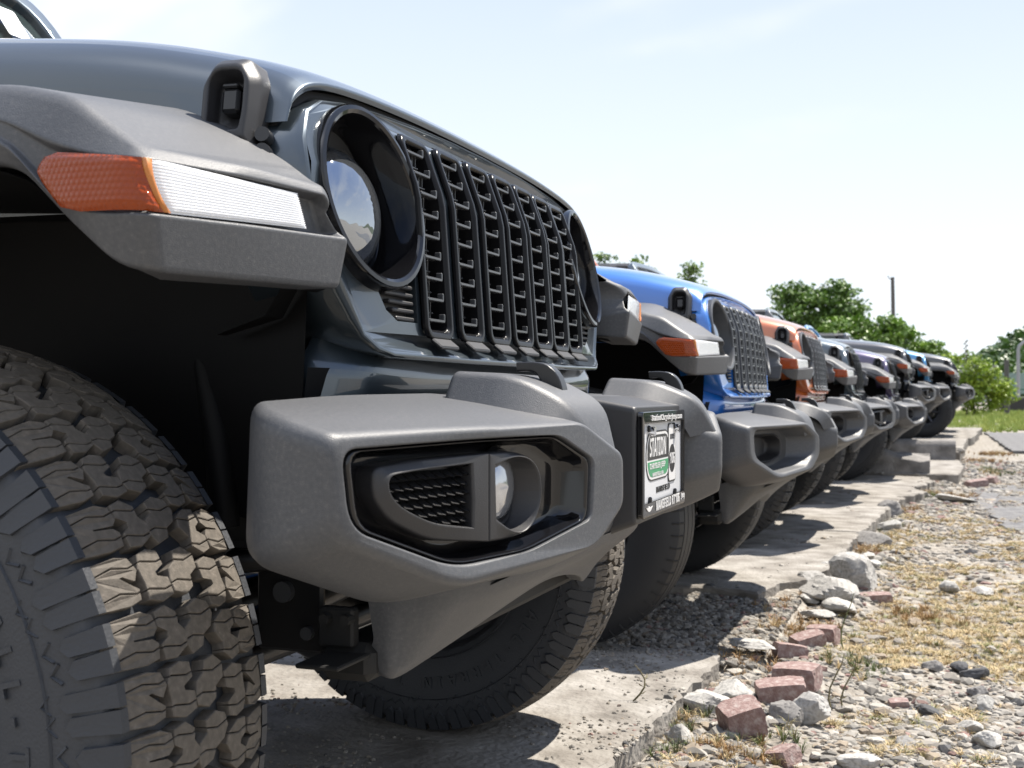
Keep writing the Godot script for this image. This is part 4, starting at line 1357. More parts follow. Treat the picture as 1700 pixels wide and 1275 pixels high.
	for s in [-1.0, 1.0]:
		var scr := MB.new()
		tube(scr, [V(0.249, 0.708, zc + s * 0.092), V(0.260, 0.708, zc + s * 0.092)], 0.0075, 12)
		part(b, "screw", scr, M.chrome)
		var cl := MB.new()
		box(cl, V(0.2525, 0.7125, zc + s * 0.092 + 0.010), V(0.006, 0.010, 0.007), 0.002)
		box(cl, V(0.2525, 0.5985, zc + s * 0.092 + 0.004), V(0.006, 0.012, 0.008), 0.002)
		part(b, "frame_clip", cl, M.gloss_black)

# ---------------------------------------------------------------- the row
func add_wheels(car: Node3D, tyre: Array, rim: Array, rad_mesh: Array, sink: float) -> void:
	for q in [[-0.4254, 0.787, "wheel"], [-0.4254, -0.787, "wheel"], [-3.43, 0.787, "wheel"], [-3.43, -0.787, "wheel"]]:
		var w := MeshInstance3D.new()
		w.name = "wheel"
		w.mesh = rim[0]
		w.material_override = M.rim_dark
		car.add_child(w, true)
		w.position = V(q[0], 0.4135 + sink, q[1])
		w.rotation = V(0, 0.0 if q[1] > 0 else PI, 0.37 if q[0] > -1 else 1.3)
		part(w, "tyre", tyre[0], tyre[4])
		part(w, "tread", tyre[1], tyre[3])
		if tyre[2]: part(w, "sidewall_lettering", tyre[2], M.rubber)
		part(w, "brake", rim[1], M.chassis)

func recolour(o: Node, swap: Dictionary) -> void:
	for c in o.get_children():
		if c is MeshInstance3D and swap.has(c.material_override): c.material_override = swap[c.material_override]
		recolour(c, swap)

func make_shell(fancy: bool) -> Node3D:
	var c := Node3D.new()
	make_grille(c); make_hood(c); make_fender(c); make_bumper(c, fancy); make_chassis(c); make_cabin(c)
	return c

func make_cars() -> void:
	var at := all_terrain_tyre()
	var tyre := [at[0].mesh(45), at[1].mesh(12), at[2].mesh(30), M.dusty_tread, M.rubber]
	var tyre2 := [tyre[0], tyre[1], null, M.dark_rubber, M.dark_rubber]
	var rt := road_tyre(0.400)
	var road := [rt[0].mesh(45), rt[1].mesh(30), null, M.matte_black, M.dark_rubber]
	var rims := make_rim()
	var rim := [rims[0].mesh(40), rims[1].mesh(40)]
	var a := make_shell(true)
	var b := make_shell(false)
	# place, paint, label; lift raises the body, ground is what the wheels stand on
	var row := [
		[a, V(0, 0, 0), 0.0, 0.0, "paint_slate", tyre, "dark slate grey off-road car filling the left, with number plate and knobbly tyres"],
		[b, V(0.0, 0, -2.5), -0.06, 0.0, "paint_blue", road, "bright blue off-road car parked second, beside the nearest slate grey one"],
		[b, V(0.0, 0, -5.0), -0.05, 0.0, "paint_orange", tyre2, "salmon orange off-road car parked third, between the bright blue and the steel blue ones"],
		[a, V(0.05, 0, -7.45), -0.06, 0.0, "paint_steel_blue", tyre2, "steel blue-grey off-road car parked fourth, behind the orange one"],
		[b, V(0.22, 0, -9.85), -0.08, 0.0, "paint_purple", tyre2, "purple off-road car parked beside the low concrete blocks"],
		[a, V(0.28, 0, -13.0), 0.0, 0.10, "paint_graphite", tyre2, "graphite grey off-road car standing higher, just behind the purple one"],
		[b, V(0.46, 0, -15.4), 0.0, 0.10, "paint_sky", tyre2, "pale sky blue off-road car between the graphite and the black ones"],
		[a, V(0.80, 0, -17.8), 0.0, 0.10, "paint_black", tyre2, "black off-road car near the far end of the row, by the green bush"],
		[b, V(0.86, 0, -20.3), 0.0, 0.10, "paint_silver", tyre2, "silver off-road car, last of the row and mostly hidden by the black one"],
	]
	for i in row.size():
		var r: Array = row[i]
		var t := thing("off_road_car", r[1], r[6], "car", "off-road cars parked in a row")
		var shell: Node3D = r[0]
		for c in shell.get_children():
			var q := c.duplicate()
			t.add_child(q, true)
			q.position.y += r[2] + r[3]
			if i >= 5 and String(c.name) in ["windscreen_frame", "roof", "side_window", "side_window2"]: q.position.y -= 0.15 if i == 5 else 0.22
		var swap := {M.paint_slate: M[r[4]]}
		if i in [1, 2]:
			swap[M.gloss_black] = M.bar_grey
			swap[M.frame_black] = M.bar_grey
			swap[M.insert_plastic] = M.bezel_grey
		recolour(t, swap)
		add_wheels(t, r[5], rim, [], r[3] - (0.02 if r[5] == road else 0.0))
		if i == 0: make_plate(t)
	a.free(); b.free()
# ---------------------------------------------------------------- ground
var gn := FastNoiseLite.new()

func edge_x(z: float) -> float:       # front edge of the concrete along the row
	if z > -1.70: return 0.045 + 0.012 * sin(z * 5.0)
	if z > -9.7: return lerpf(0.19, 0.52, clampf((-2.9 - z) / 6.8, 0.0, 1.0))
	return 0.85

func gh(x: float, z: float) -> float:
	var far := smoothstep(-9.0, -16.0, z)
	var y := lerpf(-0.085, -0.02, far)
	if z > -24.0: y += 0.016 * gn.get_noise_2d(x * 60.0, z * 60.0) + 0.022 * gn.get_noise_2d(x * 14.0, z * 14.0)
	# rubble is heaped a little against the slab
	y += 0.030 * exp(-pow((x - edge_x(z) - 0.10) / 0.16, 2.0)) * (1.0 - far)
	if z < -1.72 and z > -3.2 and x < 0.16: y = maxf(y, -0.040 + 0.014 * gn.get_noise_2d(x * 80.0, z * 80.0))
	y += 0.06 * smoothstep(-30.0, -60.0, z)
	return y

func gl(r: float, g: float, b: float) -> Color:
	return lin(r * 0.64, g * 0.64, b * 0.64)

func ground_mats() -> void:
	var g := mat("dirt", Color.WHITE, 0.95)
	g.albedo_texture = noise_tex(0.020, 1024, [[0.0, gl(0.17, 0.15, 0.125)], [0.35, gl(0.30, 0.268, 0.225)], [0.55, gl(0.38, 0.345, 0.295)], [0.75, gl(0.47, 0.435, 0.38)], [1.0, gl(0.66, 0.63, 0.58)]], 31, 9)
	g.normal_enabled = true; g.normal_texture = noise_tex(0.03, 1024, [], 32, 6, FastNoiseLite.TYPE_SIMPLEX_SMOOTH, true, 8.0); g.normal_scale = 1.0
	g.uv1_triplanar = true; g.uv1_world_triplanar = true; g.uv1_scale = Vector3.ONE * 0.9
	var c := mat("concrete", Color.WHITE, 0.9)
	c.albedo_texture = noise_tex(0.006, 1024, [[0.0, gl(0.15, 0.135, 0.115)], [0.3, gl(0.265, 0.24, 0.21)], [0.5, gl(0.33, 0.305, 0.27)], [0.7, gl(0.38, 0.355, 0.32)], [1.0, gl(0.50, 0.47, 0.43)]], 41, 8)
	c.normal_enabled = true; c.normal_texture = noise_tex(0.05, 1024, [], 42, 5, FastNoiseLite.TYPE_SIMPLEX_SMOOTH, true, 5.0); c.normal_scale = 0.7
	c.uv1_triplanar = true; c.uv1_world_triplanar = true; c.uv1_scale = Vector3.ONE * 0.7
	var k := mat("old_concrete", Color.WHITE, 0.92)
	k.albedo_texture = noise_tex(0.012, 512, [[0.0, gl(0.15, 0.14, 0.13)], [0.5, gl(0.28, 0.265, 0.25)], [1.0, gl(0.44, 0.42, 0.40)]], 51, 7)
	k.normal_enabled = true; k.normal_texture = c.normal_texture; k.normal_scale = 1.0
	k.uv1_triplanar = true; k.uv1_world_triplanar = true; k.uv1_scale = Vector3.ONE * 0.9
	var a := mat("asphalt", Color.WHITE, 0.93)
	a.albedo_texture = noise_tex(0.02, 512, [[0.0, gl(0.12, 0.12, 0.125)], [0.5, gl(0.19, 0.188, 0.19)], [1.0, gl(0.30, 0.29, 0.28)]], 61, 7)
	a.normal_enabled = true; a.normal_texture = c.normal_texture; a.normal_scale = 0.8
	a.uv1_triplanar = true; a.uv1_world_triplanar = true; a.uv1_scale = Vector3.ONE * 0.8
	var s := mat("stone", gl(1, 1, 1), 0.9)
	s.vertex_color_use_as_albedo = true
	s.albedo_texture = noise_tex(0.02, 512, [[0.0, Color(0.62, 0.62, 0.62)], [0.5, Color(0.88, 0.88, 0.88)], [1.0, Color(1, 1, 1)]], 71, 6)
	s.normal_enabled = true; s.normal_texture = noise_tex(0.04, 512, [], 72, 5, FastNoiseLite.TYPE_SIMPLEX_SMOOTH, true, 5.0); s.normal_scale = 0.8
	tri3(s, 6.0)
	var b := mat("brick", Color.WHITE, 0.88)
	b.albedo_texture = noise_tex(0.015, 512, [[0.0, gl(0.25, 0.15, 0.135)], [0.45, gl(0.34, 0.23, 0.21)], [0.65, gl(0.41, 0.31, 0.285)], [1.0, gl(0.56, 0.50, 0.47)]], 81, 7)
	b.normal_enabled = true; b.normal_texture = s.normal_texture; b.normal_scale = 0.8
	tri3(b, 5.0)
	var l := mat("leaf", lin(1.0, 1.0, 1.0), 0.5)
	l.vertex_color_use_as_albedo = true
	l.backlight_enabled = true; l.backlight = Color(0.42, 0.5, 0.16)
	var gr := mat("grass", gl(1.08, 1.08, 1.08), 0.7)
	gr.vertex_color_use_as_albedo = true
	gr.backlight_enabled = true; gr.backlight = Color(0.25, 0.22, 0.12)
	mat("bark", gl(0.10, 0.085, 0.07), 0.9)
	mat("weathered_wood", gl(0.13, 0.125, 0.12), 0.85)
	mat("galvanised", gl(0.42, 0.43, 0.45), 0.5, 0.3)
	mat("fence_green", gl(0.03, 0.16, 0.10), 0.6)
	mat("windscreen_green", gl(0.30, 0.42, 0.38), 0.8)
	mat("pale_wall", gl(0.62, 0.63, 0.64), 0.8)
	mat("dark_wall", gl(0.06, 0.058, 0.055), 0.9)

func steps(list: Array) -> PackedFloat32Array:   # [[from, to, step], ...]
	var out := PackedFloat32Array()
	for s in list:
		var n := int(ceil(absf(s[1] - s[0]) / s[2]))
		for i in n: out.append(lerpf(s[0], s[1], float(i) / n))
	out.append(list[-1][1])
	return out

func make_ground() -> void:
	ground_mats()
	gn.seed = 77; gn.frequency = 0.08; gn.fractal_octaves = 4
	var xs := steps([[-400, -60, 60], [-60, -8, 8], [-8, -1.2, 1.2], [-1.2, -0.3, 0.15], [-0.3, 1.8, 0.035], [1.8, 4, 0.15], [4, 12, 1], [12, 60, 8], [60, 400, 60]])
	var zs := steps([[60, 4, 8], [4, -0.2, 0.6], [-0.2, -4.5, 0.035], [-4.5, -9, 0.07], [-9, -14, 0.15], [-14, -26, 0.4], [-26, -70, 4], [-70, -900, 60]])
	var n := xs.size(); var m := zs.size()
	var ys := PackedFloat32Array(); ys.resize(n * m)
	for j in m:
		for i in n: ys[j * n + i] = gh(xs[i], zs[j])
	var vo := PackedVector3Array(); var no := PackedVector3Array(); var ix := PackedInt32Array()
	vo.resize(n * m); no.resize(n * m)
	for j in m:
		for i in n:
			vo[j * n + i] = V(xs[i], ys[j * n + i], zs[j])
			var i0 := maxi(i - 1, 0); var i1 := mini(i + 1, n - 1); var j0 := maxi(j - 1, 0); var j1 := mini(j + 1, m - 1)
			var dx := (ys[j * n + i1] - ys[j * n + i0]) / (xs[i1] - xs[i0])
			var dz := (ys[j1 * n + i] - ys[j0 * n + i]) / (zs[j1] - zs[j0])
			no[j * n + i] = V(-dx, 1, -dz).normalized()
			if i < n - 1 and j < m - 1:
				var q := j * n + i
				ix.append(q); ix.append(q + n); ix.append(q + 1)
				ix.append(q + 1); ix.append(q + n); ix.append(q + n + 1)
	var arr := []
	arr.resize(Mesh.ARRAY_MAX)
	arr[Mesh.ARRAY_VERTEX] = vo; arr[Mesh.ARRAY_NORMAL] = no; arr[Mesh.ARRAY_INDEX] = ix
	var am := ArrayMesh.new()
	am.add_surface_from_arrays(Mesh.PRIMITIVE_TRIANGLES, arr)
	var ground := solid("ground", am, M.dirt)
	tag(ground, "pale stony dirt ground beside the row of cars", "", "", "structure")
	# concrete parking apron: slabs with ragged front edges
	var apron := Node3D.new()
	apron.name = "parking_apron"
	add_child(apron)
	tag(apron, "cracked pale concrete apron the cars are parked on", "", "", "structure")
	var rng := RandomNumberGenerator.new(); rng.seed = 4
	slab(apron, [Vector2(-6, 2.6), Vector2(0.02, 2.6), Vector2(0.028, -0.55), Vector2(0.05, -0.95), Vector2(0.07, -1.70), Vector2(-0.25, -1.74), Vector2(-6, -1.76)], 0.0, 0.13, rng, 0.012, M.concrete)
	slab(apron, [Vector2(-6, -2.80), Vector2(-0.5, -2.86), Vector2(-0.15, -2.88), Vector2(0.01, -2.83), Vector2(0.06, -3.12), Vector2(0.17, -3.30), Vector2(0.206, -3.67), Vector2(0.25, -5.0), Vector2(-6, -5.02)], 0.0, 0.13, rng, 0.012, M.concrete)
	slab(apron, [Vector2(-6, -5.035), Vector2(0.26, -5.02), Vector2(0.30, -6.0), Vector2(0.40, -7.38), Vector2(-6, -7.40)], 0.003, 0.13, rng, 0.012, M.concrete)
	slab(apron, [Vector2(-6, -7.415), Vector2(0.34, -7.40), Vector2(0.55, -8.0), Vector2(0.44, -8.4), Vector2(0.60, -9.2), Vector2(0.52, -9.75), Vector2(-6, -9.80)], 0.0, 0.13, rng, 0.02, M.concrete)
	slab(apron, [Vector2(-6, -9.82), Vector2(0.80, -9.83), Vector2(0.86, -11.0), Vector2(0.84, -12.3), Vector2(-6, -12.3)], 0.02, 0.14, rng, 0.012, M.concrete)
	slab(apron, [Vector2(-6, -12.62), Vector2(0.84, -12.62), Vector2(0.92, -14.4), Vector2(-6, -14.4)], 0.10, 0.2, rng, 0.012, M.concrete)
	slab(apron, [Vector2(-6, -14.43), Vector2(0.90, -14.43), Vector2(1.0, -17.0), Vector2(-6, -17.0)], 0.10, 0.2, rng, 0.012, M.concrete)
	slab(apron, [Vector2(-6, -17.03), Vector2(1.05, -17.03), Vector2(1.2, -19.4), Vector2(-6, -19.4)], 0.10, 0.2, rng, 0.012, M.concrete)
	slab(apron, [Vector2(-6, -19.43), Vector2(1.15, -19.43), Vector2(1.35, -22.5), Vector2(-6, -22.5)], 0.10, 0.2, rng, 0.012, M.concrete)
	# two low concrete blocks
	tag(block(V(-0.62, 0.0, -10.02), 2.35, 0.23, 0.36, 1), "low pale concrete block with a broken corner, nearer of the two", "concrete block", "low concrete blocks")
	tag(block(V(-0.60, 0.0, -12.46), 2.80, 0.235, 0.36, 2), "low concrete block behind the broken one, smooth end", "concrete block", "low concrete blocks")
	# broken asphalt beyond the rubble
	var asp := MB.new()
	var poly := PackedVector2Array([Vector2(1.05, 6.2), Vector2(0.98, 7.0), Vector2(0.86, 8.2), Vector2(0.98, 9.6), Vector2(1.5, 10.3), Vector2(3.5, 11.0), Vector2(8, 11.0), Vector2(8, 4.0), Vector2(2.2, 4.4), Vector2(1.5, 5.0)])
	var pts := ragged(poly, 0.06, 0.03, rng)
	prism(asp, pts, 0.035, Transform3D(Basis(V(1, 0, 0), V(0, 0, -1), V(0, 1, 0)), V(0, -0.108, 0)), 0.0)
	tag(solid("asphalt_path", asp, M.asphalt), "patch of grey broken asphalt at the right", "", "", "structure")
	var asp2 := MB.new()
	prism(asp2, ragged(PackedVector2Array([Vector2(1.5, 15.0), Vector2(1.4, 22.5), Vector2(9, 23.5), Vector2(9, 15.5)]), 0.15, 0.03, rng), 0.03, Transform3D(Basis(V(1, 0, 0), V(0, 0, -1), V(0, 1, 0)), V(0, -0.02, 0)), 0.0)
	tag(solid("asphalt_path", asp2, M.asphalt), "far strip of grey asphalt before the green grass", "", "", "structure")

func ragged(poly: PackedVector2Array, step: float, amp: float, rng: RandomNumberGenerator) -> PackedVector2Array:
	var out := PackedVector2Array()
	for i in poly.size():
		var a := poly[i]; var b := poly[(i + 1) % poly.size()]
		var n := clampi(int(a.distance_to(b) / step), 1, 110)
		for k in n:
			var p := a.lerp(b, float(k) / n)
			var j := Vector2(gn.get_noise_2d(p.x * 60.0, p.y * 60.0) + gn.get_noise_2d(p.x * 240.0, p.y * 240.0), gn.get_noise_2d(p.x * 60.0 + 500.0, p.y * 60.0) + gn.get_noise_2d(p.x * 240.0, p.y * 240.0 + 300.0)) * 1.6 + Vector2(rng.randf_range(-0.2, 0.2), rng.randf_range(-0.2, 0.2))
			out.append(p + j * amp * (1.0 if p.x > -3 else 0.0))
	return out

func slab(parent: Node, pts: Array, top: float, thick: float, rng: RandomNumberGenerator, amp: float, m: Material) -> void:
	# x, z corners -> a slab with a broken edge and a worn arris
	var poly := PackedVector2Array()
	for p in pts: poly.append(Vector2(p.x, -p.y))
	var r := ragged(poly, 0.030, amp, rng)
	var mb := MB.new()
	var inner := Geometry2D.offset_polygon(r, -0.010)
	var t := Geometry2D.triangulate_polygon(inner[0]) if inner.size() else PackedInt32Array()
	var q := inner[0]
	for i in range(0, t.size(), 3):
		var a := V(q[t[i]].x, top, -q[t[i]].y); var b := V(q[t[i + 1]].x, top, -q[t[i + 1]].y); var c := V(q[t[i + 2]].x, top, -q[t[i + 2]].y)
		if (b - a).cross(c - a).y < 0: mb.tri(a, c, b)
		else: mb.tri(a, b, c)
	# worn arris: stitch the outer outline to the inner one by nearest points
	var rows := [[], [], []]
	for p in r:
		var best := q[0]; var bd := 1e9
		for i in q.size():
			var cp := Geometry2D.get_closest_point_to_segment(p, q[i], q[(i + 1) % q.size()])
			var dd := cp.distance_squared_to(p)
			if dd < bd: bd = dd; best = cp
		rows[0].append(V(best.x, top, -best.y))
		rows[1].append(V(p.x, top - rng.randf_range(0.004, 0.013), -p.y))
		var inw := (best - p).normalized()
		rows[2].append(V(p.x + inw.x * rng.randf_range(-0.008, 0.012), top - thick, -p.y - inw.y * rng.randf_range(-0.008, 0.012)))
	sheet(mb, rows, true)
	part(parent, "concrete_slab", mb, m, 30)

func block(at: Vector3, length: float, h: float, d: float, sd: int) -> MeshInstance3D:
	var rng := RandomNumberGenerator.new(); rng.seed = sd
	var mb := MB.new()
	var rows := []
	var n := 30
	for i in n + 1:
		var x := -length / 2 + length * i / n
		var cut := 0.0
		if sd == 1 and i > n - 5: cut = (i - (n - 5)) * 0.016 + rng.randf_range(0, 0.03)
		var j := func(a: float) -> float: return rng.randf_range(-a, a)
		var a := 0.004 if i < n - 5 or sd == 2 else 0.016
		rows.append([V(x, -0.12, d / 2), V(x, h - 0.05 - cut * 0.6 + j.call(a), d / 2 - cut * 0.5 + j.call(a)), V(x, h - cut + j.call(a), d / 2 - 0.04 - cut + j.call(a)), V(x, h - cut * 0.7 + j.call(a), -d / 2 + 0.03), V(x, h - 0.04, -d / 2), V(x, -0.12, -d / 2)])
	patch(mb, rows, [0, 0.02, 0.02, 0.02, 0, 0], [])
	for e in [0, n]: mb.fan(rows[e])
	mb.orient(V(0, 0.05, 0))
	var o := solid("concrete_block", mb, M.old_concrete, 30)
	o.position = at
	return o

# ---------------------------------------------------------------- stones, gravel, plants
func stone_mesh(rng: RandomNumberGenerator, sz: Vector3, rough: float) -> MB:
	# a faceted lump: a cube cut by random planes
	var mb := MB.new()
	var planes := []
	for k in 15:
		var d := V(rng.randfn(), rng.randfn(), rng.randfn()).normalized()
		planes.append([d, rng.randf_range(0.62, 1.0)])
	var n := 9
	for f in 6:
		var g := []
		for j in n + 1:
			var row := []
			for i in n + 1:
				var a := -1.0 + 2.0 * i / n; var b := -1.0 + 2.0 * j / n
				var d := V([1, -1, a, a, a, -a][f], [a, a, 1, -1, b, b][f], [-b, b, -b, b, 1, -1][f])
				if f == 0: d = V(1, b, -a)
				elif f == 1: d = V(-1, b, a)
				elif f == 2: d = V(a, 1, -b)
				elif f == 3: d = V(a, -1, b)
				elif f == 4: d = V(a, b, 1)
				else: d = V(-a, b, -1)
				d = d.normalized()
				var r := 1.15
				for p in planes:
					var c: float = d.dot(p[0])
					if c > 0.05: r = minf(r, p[1] / c)
				r += rough * gn.get_noise_3d(d.x * 30 + sz.x * 900, d.y * 30, d.z * 30)
				row.append(d * r * sz * 0.5)
			g.append(row)
		sheet(mb, g)
	mb.orient(Vector3.ZERO)
	return mb

func brick_mesh(rng: RandomNumberGenerator, sz: Vector3) -> MB:
	var mb := MB.new()
	var n := 7
	for f in 6:
		var g := []
		for j in n + 1:
			var row := []
			for i in n + 1:
				var a := -1.0 + 2.0 * i / n; var b := -1.0 + 2.0 * j / n
				var d: Vector3
				if f == 0: d = V(1, b, -a)
				elif f == 1: d = V(-1, b, a)
				elif f == 2: d = V(a, 1, -b)
				elif f == 3: d = V(a, -1, b)
				elif f == 4: d = V(a, b, 1)
				else: d = V(-a, b, -1)
				var q := d
				# worn corners
				var e := maxf(0.0, d.length() - 1.48)
				q *= 1.0 - e * 0.42
				q *= 1.0 + 0.05 * gn.get_noise_3d(q.x * 22 + sz.z * 999, q.y * 22, q.z * 22)
				row.append(q * sz * 0.5)
			g.append(row)
		sheet(mb, g)
	mb.orient(Vector3.ZERO)
	return mb

func scatter(called: String, mesh: Mesh, m: Material, xf: Array, cols: PackedColorArray, label := "") -> MultiMeshInstance3D:
	var mm := MultiMesh.new()
	mm.transform_format = MultiMesh.TRANSFORM_3D
	mm.use_colors = true
	mm.mesh = mesh
	mm.instance_count = xf.size()
	for i in xf.size():
		mm.set_instance_transform(i, xf[i])
		mm.set_instance_color(i, cols[i])
	var o := MultiMeshInstance3D.new()
	o.name = numbered(called)
	o.multimesh = mm
	o.material_override = m
	add_child(o)
	tag(o, label, "", "", "stuff")
	return o

func surface_y(x: float, z: float) -> float:
	var on := false
	if z > -1.70: on = x < 0.05
	elif z < -2.85 and z > -9.75: on = x < lerpf(0.10, 0.5, clampf((-2.9 - z) / 6.0, 0, 1))
	elif z <= -9.75 and z > -12.3: return 0.02 if x < 0.82 else gh(x, z)
	elif z <= -12.6 and z > -22.5: return 0.10 if x < 0.85 + (-12.6 - z) * 0.04 else gh(x, z)
	return 0.0 if on else gh(x, z)

func grassy(x: float, z: float) -> float:
	return clampf(1.25 * exp(-pow((x - 1.05) / 0.48, 2.0)) * exp(-pow((z + 3.2) / 1.1, 2.0)) + 0.8 * exp(-pow((x - 0.62) / 0.25, 2.0)) * exp(-pow((z + 2.6) / 0.7, 2.0)) + 0.55 * exp(-pow((x - 0.9) / 0.4, 2.0)) * exp(-pow((z + 6.0) / 1.4, 2.0)) + 0.5 * exp(-pow((x - 0.45) / 0.12, 2.0)) * exp(-pow((z + 5.2) / 1.2, 2.0)), 0.0, 1.0)

func gravel_share(x: float, z: float) -> float:
	var k := 0.55 + 1.1 * gn.get_noise_2d(x * 30.0, z * 30.0)
	k += 0.7 * exp(-pow((x - 0.72) / 0.26, 2.0)) * smoothstep(-2.3, -1.9, z)      # the heap of stones at lower right
	k += 0.35 * exp(-pow((x - edge_x(z) - 0.12) / 0.12, 2.0))
	return clampf(k, 0.12, 1.0) * (1.0 - 0.85 * grassy(x, z))

func stone_colour(rng: RandomNumberGenerator) -> Color:
	var k := rng.randf()
	var c := Vector3(0.42, 0.385, 0.335)
	if k < 0.36: c = Vector3(0.52, 0.485, 0.43)
	elif k < 0.54: c = Vector3(0.30, 0.28, 0.25)
	elif k < 0.61: c = Vector3(0.14, 0.138, 0.14)
	elif k < 0.74: c = Vector3(0.40, 0.33, 0.25)
	elif k < 0.79: c = Vector3(0.36, 0.23, 0.20)
	c *= rng.randf_range(0.9, 1.4)
	return Color(c.x, c.y, c.z)

func make_rubble() -> void:
	var rng := RandomNumberGenerator.new(); rng.seed = 91
	# named bricks and larger stones along the edge: [x, z, size, lift, yaw, tilt, label]
	var bricks := [
		[0.275, -1.44, V(0.15, 0.075, 0.10), 0.035, 0.25, 0.10, "dark red brick with a shaded front, right below the pinkish one"],
		[0.300, -1.60, V(0.14, 0.075, 0.11), 0.045, -0.15, 0.05, "pinkish brick lying flat behind the dark red one"],
		[0.225, -1.10, V(0.11, 0.10, 0.10), 0.035, 0.55, 0.25, "pale mauve brick standing on end near the bottom of the picture"],
		[0.335, -1.00, V(0.08, 0.05, 0.07), 0.015, -0.5, 0.30, "small pink brick piece at the bottom edge of the picture"],
		[0.240, -1.93, V(0.11, 0.055, 0.08), 0.020, 0.40, -0.15, "dull purple half brick beside the flat white stone"],
		[0.315, -2.19, V(0.11, 0.065, 0.08), 0.030, -0.20, 0.05, "square mauve brick, upper one of the touching pair"],
		[0.275, -2.10, V(0.12, 0.05, 0.07), 0.018, 0.70, 0.20, "orange-red brick piece leaning on the square mauve one"],
		[0.425, -3.18, V(0.14, 0.05, 0.09), 0.012, 0.35, 0.05, "rose coloured brick right of the big white rock heap"],
		[0.570, -1.64, V(0.06, 0.035, 0.05), 0.005, 0.2, 0.1, "small rosy brick chip out on the gravel"],
		[0.95, -9.6, V(0.22, 0.08, 0.11), 0.03, 0.6, 0.1, "distant reddish brick beside the low concrete blocks"],
		[1.05, -9.9, V(0.20, 0.07, 0.10), 0.02, -0.4, 0.2, "distant dark red brick in the far rubble"],
	]
	for b in bricks:
		var o := solid("brick", brick_mesh(rng, b[2] * 0.86), M.brick, 30)
		o.position = V(b[0], gh(b[0], b[1]) + b[3], b[1])
		o.rotation = V(b[5] * 0.6, b[4], b[5])
		tag(o, b[6], "brick", "loose bricks in the rubble")
	var white := Color(0.66, 0.64, 0.60)
	var grey := Color(0.36, 0.345, 0.33)
	var dark := Color(0.13, 0.13, 0.135)
	var stones := [
		[0.135, -1.87, V(0.15, 0.035, 0.13), 0.035, white, "flat white slab of stone between the apron corner and the purple brick"],
		[0.120, -1.25, V(0.14, 0.07, 0.12), 0.020, white, "large white stone left of the mauve brick standing on end"],
		[0.155, -1.40, V(0.11, 0.06, 0.10), 0.020, white, "white stone just behind the large white one near the slab edge"],
		[0.105, -0.95, V(0.08, 0.06, 0.07), 0.020, white, "white angular stone at the bottom beside the green tuft"],
		[0.310, -1.28, V(0.09, 0.08, 0.08), 0.025, grey, "lumpy grey stone in front of the dark red brick"],
		[0.350, -1.33, V(0.07, 0.09, 0.15), 0.025, white, "tall pale stone with a slanting bright face by the dark red brick"],
		[0.500, -1.01, V(0.11, 0.04, 0.08), 0.015, white, "flat white stone cut by the bottom edge of the picture"],
		[0.330, -3.42, V(0.26, 0.17, 0.20), 0.045, white, "biggest white rock at the corner of the second slab"],
		[0.265, -3.06, V(0.22, 0.12, 0.18), 0.035, white, "jagged white rock in front of the biggest one"],
		[0.175, -3.34, V(0.18, 0.11, 0.15), 0.045, white, "grey-white rock left in the heap, against the slab"],
		[0.325, -2.84, V(0.19, 0.05, 0.13), 0.020, white, "flat white flake at the foot of the white rock heap"],
		[0.170, -3.02, V(0.14, 0.05, 0.11), 0.025, white, "flat stone at the left foot of the white rock heap"],
		[0.200, -3.72, V(0.18, 0.07, 0.15), 0.040, white, "pale broken stone on top of the heap beside the slab edge"],
		[0.24, -2.70, V(0.13, 0.035, 0.10), 0.015, white, "long white flake lying below the rock heap"],
		[0.340, -6.65, V(0.17, 0.13, 0.15), 0.050, grey, "round grey boulder further along the slab edge"],
		[0.360, -5.75, V(0.17, 0.06, 0.14), 0.020, white, "white layered stone along the slab edge, nearer than the grey boulder"],
		[0.310, -4.95, V(0.20, 0.09, 0.18), 0.025, grey, "layered grey rock beside the slab behind the dry weeds"],
		[0.335, -4.25, V(0.10, 0.05, 0.08), 0.020, white, "smaller pale stone above the white rock heap"],
		[0.365, -3.97, V(0.10, 0.05, 0.08), 0.020, white, "rounded pale stone just above the white rock heap"],
		[0.655, -2.03, V(0.06, 0.05, 0.06), 0.012, grey, "grey wedge of stone out on the gravel"],
		[0.770, -2.02, V(0.09, 0.045, 0.06), 0.010, dark, "black lump of asphalt right of the grey wedge"],
		[0.790, -1.62, V(0.06, 0.05, 0.055), 0.014, white, "upright pale stone on the gravel at right"],
		[0.750, -1.38, V(0.06, 0.035, 0.05), 0.012, white, "pale stone left of the smooth egg-like one"],
		[0.785, -1.29, V(0.07, 0.045, 0.06), 0.014, white, "smooth egg-like pale stone at lower right"],
		[0.650, -1.56, V(0.10, 0.035, 0.07), 0.010, dark, "flat black piece of asphalt in the middle of the gravel"],
		[0.600, -1.24, V(0.11, 0.03, 0.07), 0.008, grey, "flat grey slate-like stone towards the bottom right"],
		[0.735, -2.10, V(0.06, 0.04, 0.06), 0.010, dark, "dark lump beside the grey wedge of stone"],
		[0.780, -1.78, V(0.07, 0.04, 0.06), 0.010, grey, "grey stone right of the black asphalt piece"],
		[0.705, -3.56, V(0.10, 0.06, 0.08), 0.020, white, "pale stone sitting in the dry straw-coloured grass"],
		[0.840, -3.62, V(0.14, 0.04, 0.09), 0.012, white, "long pale stone at the right in the dry grass"],
		[0.75, -8.05, V(0.30, 0.06, 0.35), 0.03, white, "broken concrete fragment lying off the end of the slab"],
	]
